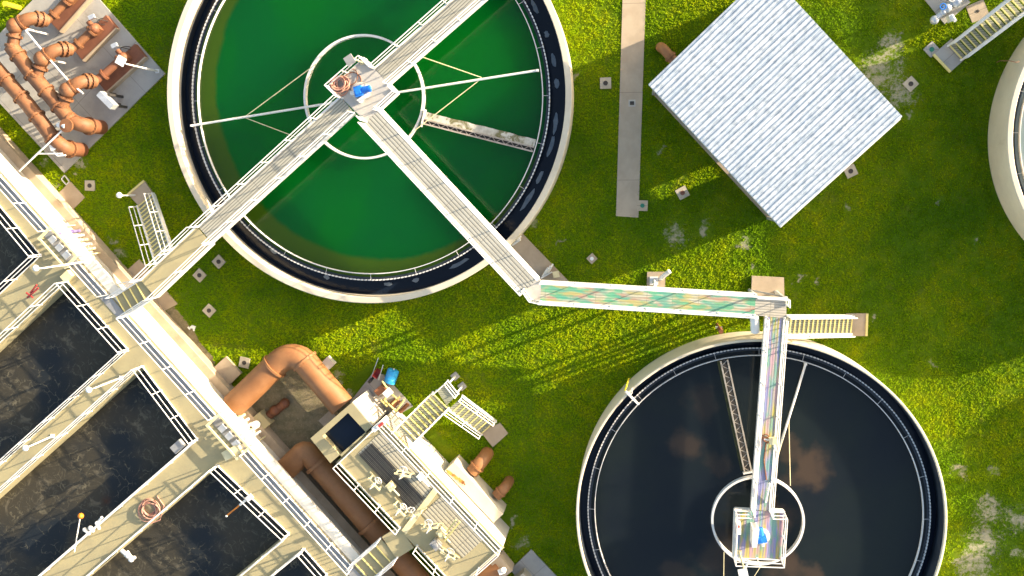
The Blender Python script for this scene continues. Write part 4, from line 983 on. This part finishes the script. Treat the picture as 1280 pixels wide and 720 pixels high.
def branch(label, hx, bulb, el, fx, far):
    root = thing('pump_branch', label, 'pump', P(fx[0], fx[1], .1)); r = .27
    h_, b_, e_, f_, t_ = P(*hx, ZH), P(*bulb, ZH), P(*el, ZH), P(*fx, 1.1), P(*far, .9)
    pipe(root, [h_, h_.lerp(b_, .5), b_], r*1.05, 'pad_pipe', (0, 1, 2), 18, 'valve_pipe', 1.35, .1)
    mb = MB(); mb.sphere(b_+Vector((0, 0, .1)), r*1.45, 16, 12); mb.build('valve_body', M['pad_pipe'], root, True)
    pipe(root, [b_]+arc(b_.lerp(e_, .4), e_+Vector((0, 0, .1)), f_, 6), r*1.15, 'pad_pipe', (1, 5, 6), 18, 'elbow', 1.25, .1)
    d = unit(f_, t_); s = perp(d)
    if s.dot(P(200, 300)-f_) < 0: s = -s
    q0 = Vector((f_.x, f_.y, 0))-d*.1; q1 = Vector((t_.x, t_.y, 0))+d*.75
    mb = MB(); mb.prism([q0-s*.3, q1-s*.3, q1+s*.5, q0+s*.5], .1, .45); mb.build('plinth', M['brown_plinth'], root)
    mb = MB()
    mb.prism([q0+s*.5, q1+s*.5, q1+s*.57, q0+s*.57], .1, .5); mb.build('plinth_edge', M['slab'], root)
    pipe(root, [f_, f_.lerp(t_, .3)-Vector((0, 0, .1)), t_.lerp(f_, .12)], r*.72, 'rust_pipe' if label.startswith('lowest') else 'pad_pipe', (1, 2), 16, 'pump_pipe', 1.5, .1)
    mb = MB(); mb.sphere(t_, .26, 12, 8); mb.box(t_+Vector((0, 0, -.2)), .4, .4, .4, .7); mb.tube([t_-s*.2, t_-s*.45], .13, 12); mb.tube([t_, t_+Vector((0, 0, .35))], .1, 10); mb.build('pump_body', M['rust_pipe' if not label.startswith('top') else 'pad_pipe'], root, True)
    return root
GP = 'pumps on the pipe pad'
branch('topmost pump branch on the pipe pad, cut by the upper edge', (16, 58), (20, 33), (40, 20), (58, 26), (86, -2))
branch('middle pump branch on the pipe pad', (46, 95), (54, 74), (70, 60), (88, 62), (118, 36))
branch('lowest pump branch on the pipe pad, nearest the square pole light', (78, 132), (86, 113), (102, 100), (118, 102), (154, 72))
def cyl(name, label, cat, pts, r, m, n=10):
    mb = MB(); mb.tube(pts, r, n); return tag(mb.build(name, M[m], org=pts[0], smooth=True), label, cat)
cyl('conduit', 'long white conduit crossing over the pump branches on the pipe pad', 'conduit', [P(32, 38, 1.95), P(60, 72, 1.95), P(88, 104, 1.95), P(104, 117, 1.95)], .05, 'rail')
cyl('conduit', 'long thin white pipe running from the header end to the basin corner', 'conduit', [P(80, 161, 2.2), P(49, 190, 2.2), P(24, 214, 2.0)], .045, 'rail')
for (lab, a) in (('white post between the topmost and middle pump branches', (60, 43)), ('white post beside the plinth of the middle pump branch', (82, 79)), ('white post between the header and the lowest pump branch', (72, 115))):
    p = P(*a, .12); cyl('conduit_post', lab, 'post', [p, Vector((p.x, p.y, 1.9))], .05, 'rail')['group'] = 'conduit posts on the pipe pad'
root = thing('valve_actuator', 'white valve actuator on top of the header drop elbow', 'valve', P(76, 157, ZH))
mb = MB(); mb.tube([P(73, 156, ZH+.3), P(82, 158, ZH+.45)], .13, 12); mb.build('body', M['white'], root, True)
mb = MB(); c = P(84, 157, ZH+.4); mb.tube([c, c+Vector((0, 0, .12))], .33, 20); mb.build('cap', M['pad_pipe'], root, True)
mb = MB()
for (a, b) in (((48, 192), (78, 192)), ((64, 186), (72, 195)), ((72, 195), (82, 194))): mb.tube([P(*a, 1.9), P(*b, 1.9)], .045, 8)
mb.box(P(67, 184, 1.95), .3, .3, .2, .4); tag(mb.build('pipe_bracket', M['rail'], org=P(66, 190, .1)), 'white bent bracket beside the lower header end', 'bracket')
root = thing('panel_rack', 'grey panel rack on dark posts at the lower right of the pipe pad', 'panel', P(145, 122, .12))
for (x, y) in ((144, 118), (153, 121), (150, 131), (158, 134)):
    p = P(x, y, .12); mb = MB(); mb.beam(p, (p.x, p.y, 1.5), .12, .12); mb.build('post', M['dark'], root)
mb = MB(); mb.beam(P(126, 117, 1.55), P(143, 134, 1.55), .3, .5); mb.build('panel', M['silver'], root)
for (lab, x, y) in (('silver gauge stand with shadow loops built as dark tubes beside the middle pump', 121, 24), ('silver gauge stand with shadow loops built as dark tubes beside the lowest pump', 149, 59)):
    root = thing('gauge_stand', lab, 'gauge', P(x, y, .12)); c = P(x+6, y+1, .12)
    mb = MB(); mb.tube([c, c+Vector((0, 0, .9))], .04, 8); mb.box(c+Vector((0, 0, .95)), .3, .2, .15, .4); mb.build('stand', M['silver'], root)
    mb = MB(); c2_ = P(x+13, y+4, .15); mb.tube([c2_+Vector((.28*math.cos(k*.35), .16*math.sin(k*.35), .4*abs(math.sin(k*.17)))) for k in range(18)], .02, 6, closed=True); mb.tube([c+Vector((0, 0, .9)), c2_+Vector((.2, 0, .3))], .02, 6); mb.build('loop', M['dark'], root)  # dark loop tubes stand in for the stand's shadow
cyl('bollard', 'yellow bollard at the upper left corner beside the pipe pad', 'bollard', [P(25, 10, 0), P(25, 10, 0)+Vector((0, 0, 1.3))], .13, 'yellow', 14)

# ------------------------------------------------------------------ metal roofed shed
ZR = 4.0
rc = PL([(811, 105.5), (976, 284), (1126, 148.5), (959, -37)], ZR)
root = thing('metal_shed', 'square shed under a ribbed galvanised metal roof', 'shed', ((rc[0]+rc[2])/2).xy.to_3d())
u = rc[1]-rc[0]; v = rc[3]-rc[0]; n = 40; mb = MB()
up = Vector((0, 0, 1)); vs = []; fs = []; prof = []
for i in range(n):
    t = i/n
    for a, h in ((0, 0), (.42, .0), (.55, .03), (.82, .03), (.95, 0)): prof.append(((i+a)/n, h))
prof.append((1, 0))
slope = .0
for k, (t, h) in enumerate(prof):
    for w in (0, 1): vs.append(rc[0]+u*t+v*w+up*h)
for k in range(len(prof)-1): fs.append((2*k, 2*k+2, 2*k+3, 2*k+1))
off = len(vs)
for k, (t, h) in enumerate(prof):
    for w in (0, 1): vs.append(rc[0]+u*t+v*w+up*(h-.02))
for k in range(len(prof)-1): fs.append((off+2*k, off+2*k+1, off+2*k+3, off+2*k+2))
mb.add(vs, fs)
N = NT('galvanised_roof'); ra = -math.atan2(v.y, v.x)
vv = N.scaled(1, 1, 1, ra)
mp = N.n('ShaderNodeMapping'); mp.inputs['Scale'].default_value = (.55, 5.0, 1); N.l(vv, mp.inputs['Vector'])
st = N.noise(1.0, 7, .7, mp.outputs[0]); mp2 = N.n('ShaderNodeMapping'); mp2.inputs['Scale'].default_value = (3.2, 5.5, 1); N.l(vv, mp2.inputs['Vector']); bl = N.noise(1.0, 6, .7, mp2.outputs[0])
c = N.mix(N.ramp(st, .35, .66), (.31, .38, .46), (.60, .63, .65)); mp3 = N.n('ShaderNodeMapping'); mp3.inputs['Scale'].default_value = (.06, 7.0, 1); N.l(vv, mp3.inputs['Vector']); rb = N.noise(1.0, 3, .8, mp3.outputs[0])
c = N.mix(N.math('MULTIPLY', N.ramp(rb, .5, .72), .75), c, (.30, .38, .46)); c = N.mix(N.math('MULTIPLY', N.ramp(bl, .46, .64), .75), c, (.20, .25, .31))
c = N.mix(N.ramp(bl, .40, .28), c, (.86, .87, .88))
sxr = N.n('ShaderNodeSeparateXYZ'); N.l(vv, sxr.inputs[0]); lap = N.math('ABSOLUTE', N.math('SINE', N.math('MULTIPLY', sxr.outputs[0], PI/2.9)))
c = N.mix(N.math('MULTIPLY', N.ramp(lap, .03, .0), .35), c, (.3, .34, .38)); N.col(c); M['roof'] = N.set(.5, .1, .5)
mb.build('roof', M['roof'], root)
ud, vd = u.normalized(), v.normalized()
mb = MB()
for a, b in ((rc[0], rc[1]), (rc[1], rc[2]), (rc[2], rc[3]), (rc[3], rc[0])): mb.beam(a-up*.09, b-up*.09, .04, .12)
mb.build('fascia', M['rail'], root)
ct = (rc[0]+rc[2])/2
def S(a, b, z=0): p = ct+u*.5*a*.93+v*.5*b*.93; return Vector((p.x, p.y, z))
M['siding'] = mat('metal_siding', (0.3360, 0.3200, 0.2880), (0.2880, 0.2720, 0.2400), 1.5, .6)
def wallseg(a, b, z0, z1):
    mb = MB(); d = unit(a, b); mb.prism([a, b, b+perp(d)*.08, a+perp(d)*.08], z0, z1); mb.build('wall', M['siding'], root)
mb = MB(); mb.prism([S(-1.02, -1.02), S(1.02, -1.02), S(1.02, 1.02), S(-1.02, 1.02)], -.1, .1); mb.build('floor_slab', M['slab'], root)
EXCL_POLY.append([(p.x, p.y) for p in [S(-1.02, -1.02), S(1.02, -1.02), S(1.02, 1.02), S(-1.02, 1.02)]])
SLIT = True
# walls; left (b=-1) and right (b=+1) walls have an aligned low opening the sun shines through
def sval(p): return p.dot(perp(Vector((_s.x, _s.y, 0))))
def param_on(A0, B0, sv): a, b = sval(A0), sval(B0); return (sv-a)/(b-a)
g0, g1 = sval(P(890, 205)), sval(P(902, 221))
sides = [(S(-1, -1), S(1, -1)), (S(1, -1), S(1, 1)), (S(1, 1), S(-1, 1)), (S(-1, 1), S(-1, -1))]
for a, b in sides:
    t0_, t1_ = sorted((param_on(a, b, g0), param_on(a, b, g1)))
    lo, hi = max(0, t0_), min(1, t1_)
    if hi > lo+.002:
        if lo > .002: wallseg(a, a.lerp(b, lo), .1, ZR-.02)
        wallseg(a.lerp(b, lo), a.lerp(b, hi), 2.4, ZR-.02)
        if hi < .998: wallseg(a.lerp(b, hi), b, .1, ZR-.02)
    else: wallseg(a, b, .1, ZR-.02)
for a in (-1.015, 1.015):
    for b in (-1.015, 0, 1.015):
        mb = MB(); p = S(a, b); mb.beam(p, Vector((p.x, p.y, ZR-.15)), .12, .12); mb.build('post', M['grey'], root)

# ------------------------------------------------------------------ upper right pump
slab('grey concrete pad under the white pump at the upper right', [(1155, -2), (1181, 30), (1213, 3), (1190, -28)], .1, 'pad')
root = thing('white_pump', 'white valve assembly standing on a concrete pad at the upper right', 'pump', P(1185, 12, .1))
mb = MB(); mb.tube([P(1168, 25, .7), P(1181, 13, .7), P(1206, -10, .7)], .13, 14); mb.sphere(P(1168, 25, .7), .2, 12, 8); mb.build('pipe', M['silver'], root, True)
for (x, y, s) in ((1184, 10, .22), (1196, 2, .26), (1179, 15, .16)):
    mb = MB(); mb.sphere(P(x, y, .75), s, 12, 8, .8); mb.box(P(x, y, .45), s*.8, s*.8, .6, .7); mb.build('valve_body', M['silver'], root, True)
for (x, y) in ((1179, 8), (1190, -2)):
    mb = MB(); c = P(x, y, .95); mb.tube([c+Vector((.13*math.cos(k*.5236), .13*math.sin(k*.5236), 0)) for k in range(12)], .025, 6, closed=True); mb.tube([c, c-Vector((0, 0, .3))], .03, 6); mb.build('handwheel', M['blue'] if x == 1179 else M['white'], root)
mb = MB(); mb.box(P(1188, 23, .5), .2, .3, .5, .4); mb.tube([P(1190, 20, .7), P(1194, 26, .9)], .08, 8); mb.build('meter', M['globe'], root)

# ------------------------------------------------------------------ things round the dark tank
root = thing('standpipe', 'dark brown standpipe at the outer wall of the dark tank', 'standpipe', P(896, 405, 0))
a = P(896, 405, 0); mb = MB(); mb.tube([a, a+Vector((0, 0, 1.5))], .06, 8); mb.tube([a+Vector((0, 0, 1.5)), a+Vector((.05, -.1, 1.9))], .11, 10); mb.build('body', M['rust_pipe'], root, True)
mb = MB(); mb.tube([a+Vector((-.15, 0, 1.2)), a+Vector((.15, 0, 1.2))], .05, 8); mb.build('handle', M['silver'], root)
cyl('drain_pipe', 'fat white pipe dropping from the corner platform to the dark tank wall', 'pipe', [P(943, 393, 2.85), P(943.5, 404, 2.75), P(944, 415, 2.62)], .2, 'white', 16)
root = thing('sampling_arm', 'white sampling arm bridging the launder of the dark tank with a yellow strap', 'sampling arm', P(783, 488, ZT2))
mb = MB(); mb.beam(P(782, 489, ZT2+.03), P(798, 505, ZT2+.03), .10, .08); mb.tube([P(790, 485, ZT2), P(790, 491, ZT2-.05), P(787, 494, ZT2)], .03, 6); mb.tube([P(798, 505, ZT2), P(798, 505, ZW2)], .05, 8); mb.build('arm', M['rail'], root)
mb = MB(); mb.tube([P(781, 488, ZT2+.02), P(783, 483, ZT2+.02), P(786, 473, 2.0)], .04, 6); mb.build('strap', M['yellow'], root)
# straps on right-edge tank
cyl('rope', 'thin brown rope hanging over the wall of the right edge tank', 'rope', [P(1246, 78, .8), P(1250, 76, 1.4), P(1262, 76, 2.4), P(1270, 78, 2.56), P(1274, 77, 2.5)], .016, 'rust_lid', 6)

# ------------------------------------------------------------------ unseen trees and building added to cast shade on the lawn
def P2(x, y): p = P(x, y); p.z = 0; return p
M['leaf'] = mat('leaf', (.06, .10, .02), (.04, .07, .015), 2, .7)
def tree(label, base, h, rc_):
    root = thing('tree', label, 'tree', base, 'unseen trees added for shade beyond the right edge'); b = Vector(base)
    mb = MB(); mb.tube([b, b+Vector((.1, 0, h*.35)), b+Vector((0, .1, h*.7))], [.2, .14, .05], 10)
    for k in range(6):
        a = k*1.05; mb.tube([b+Vector((.08, .03, h*(.3+.05*k))), b+Vector((rc_*.6*math.cos(a), rc_*.6*math.sin(a), h*(.55+.06*k)))], [.07, .02], 6)
    mb.build('trunk', M['bark'], root)
    mb = MB()
    for k in range(1600):
        d = Vector((random.gauss(0, 1), random.gauss(0, 1), random.gauss(0, 1))).normalized()*random.random()**.35
        c = b+Vector((d.x*rc_, d.y*rc_, h*.62+d.z*h*.38)); a = Vector((random.gauss(0, 1), random.gauss(0, 1), random.gauss(0, 1))).normalized(); e = a.orthogonal().normalized()
        s = random.uniform(.12, .26); mb.add([c-a*s, c+e*s*.6, c+a*s, c-e*s*.6], [(0, 1, 2, 3)])
    mb.build('crown', M['leaf'], root)
sd = Vector((_s.x, _s.y, 0)); sp = perp(sd)
tips = [(1195, 560, 11), (1180, 610, 12), (1165, 670, 13), (1150, 740, 14), (1240, 540, 9), (1255, 600, 10)]  # shade tips on the lawn; each added tree is sized to reach one
for i, (x, y, dist) in enumerate(tips):
    b = P2(x, y)+sd*(dist+8); h = (dist+8)*math.tan(SUN_EL)*1.0
    tree('unseen leafy tree added beyond the right edge to shade the lawn', b, h, 1.5)
# unseen building added beyond the upper right corner for a straight shade edge
b0 = P2(1290, -130); root = thing('shade_building', 'unseen low building added beyond the upper right corner to shade the lawn', 'building', b0)
e1 = P2(1050, 65)+sd*17.5; h = 3.6
q = [e1+sp*0, e1+sd*4, e1+sd*4+sp*7, e1+sp*7]
if sval(q[2]) != sval(q[0]) and (sval(P(1000, 0))-sval(P(1050, 65)))*(sval(q[2])-sval(q[0])) < 0: q = [e1, e1+sd*4, e1+sd*4-sp*7, e1-sp*7]
mb = MB(); mb.prism(q, 0, h); mb.build('wall', M['concrete'], root)
cq = sum(q, Vector())/4; mb = MB(); mb.prism([cq+(p-cq)*1.03 for p in q], h, h+.15); mb.build('roof', M['grey'], root)
mb = MB(); mb.beam(q[0].lerp(q[3], .5)+Vector((0, 0, 1.05))-sd*.03, q[0].lerp(q[3], .5)+sp*.9+Vector((0, 0, 1.05))-sd*.03, .06, 2.1); mb.build('door', M['grey'], root)

# ------------------------------------------------------------------ grass tufts
def in_poly(x, y, poly):
    ins = np.zeros(x.shape, bool); n = len(poly)
    for i in range(n):
        x0, y0 = poly[i]; x1, y1 = poly[(i+1) % n]
        if y0 == y1: continue
        cnd = ((y0 > y) != (y1 > y)) & (x < (x1-x0)*(y-y0)/(y1-y0)+x0); ins ^= cnd
    return ins
cs = [P(-20, -20), P(1300, -20), P(1300, 740), P(-20, 740)]
x0, x1 = min(p.x for p in cs)-.5, max(p.x for p in cs)+.5; y0, y1 = min(p.y for p in cs)-.5, max(p.y for p in cs)+.5
dens = 190; NTF = int((x1-x0)*(y1-y0)*dens)
X = rng.uniform(x0, x1, NTF); Y = rng.uniform(y0, y1, NTF)
keep = np.ones(NTF, bool)
for pl in EXCL_POLY: keep &= ~in_poly(X, Y, pl)
for (cx, cy, r) in EXCL_CIRC: keep &= (X-cx)**2+(Y-cy)**2 > r*r
def vnoise(x, y, s, seed):
    r = np.random.default_rng(seed); G = r.random((256, 256)); u = x*s+1000; v = y*s+1000
    i = np.floor(u).astype(int); j = np.floor(v).astype(int); fu = u-i; fv = v-j; fu = fu*fu*(3-2*fu); fv = fv*fv*(3-2*fv)
    g = lambda a, b: G[a % 256, b % 256]
    return (g(i, j)*(1-fu)+g(i+1, j)*fu)*(1-fv)+(g(i, j+1)*(1-fu)+g(i+1, j+1)*fu)*fv
nz = .32*vnoise(X, Y, 5.5, 1)+.42*vnoise(X, Y, 12, 2)+.26*vnoise(X, Y, .8, 3)
bare = np.zeros(NTF)
for (px, py, r) in PATCH:
    c = P(px, py); R = rad(px, py, r, 0)*1.1; d = np.hypot(X-c.x, Y-c.y)/R; bare = np.maximum(bare, np.clip(1.15-d, 0, 1))
keep &= (nz+rng.uniform(-.25, .25, NTF)) > .30+bare*.55
X, Y, nz = X[keep], Y[keep], nz[keep]; n = len(X); print('tufts', n)
B = 3
th = math.atan2(-SDIR.y, -SDIR.x)+rng.normal(0, .85, (n, B)); hh = (.03+.085*np.clip(nz, .2, .9))[:, None]*rng.uniform(.6, 1.3, (n, B)); wd = rng.uniform(.012, .026, (n, B))
bx = X[:, None]+rng.normal(0, .025, (n, B)); by = Y[:, None]+rng.normal(0, .025, (n, B))
lx = np.cos(th)*hh*.55; ly = np.sin(th)*hh*.55; lk = rng.uniform(.5, 1.9, (n, B)); lx *= lk; ly *= lk
ph = th+PI/2+rng.normal(0, .35, (n, B)); wx = np.cos(ph)*wd; wy = np.sin(ph)*wd
V = np.empty((n, B, 3, 3), np.float32)
V[..., 0, 0] = bx-wx; V[..., 0, 1] = by-wy; V[..., 0, 2] = 0
V[..., 1, 0] = bx+wx; V[..., 1, 1] = by+wy; V[..., 1, 2] = 0
V[..., 2, 0] = bx+lx; V[..., 2, 1] = by+ly; V[..., 2, 2] = hh
V = V.reshape(-1, 3); nt_ = n*B
me = bpy.data.meshes.new('grass'); me.vertices.add(nt_*3); me.vertices.foreach_set('co', V.ravel())
me.loops.add(nt_*3); me.loops.foreach_set('vertex_index', np.arange(nt_*3, dtype=np.int32))
me.polygons.add(nt_); me.polygons.foreach_set('loop_start', np.arange(0, nt_*3, 3, dtype=np.int32))
me.update(calc_edges=True); me.validate(); me.materials.append(M['grass'])
o = bpy.data.objects.new('grass', me); C.objects.link(o); stuff(o); o['label'] = 'short mown lawn grass between the tanks'; o['category'] = 'grass'
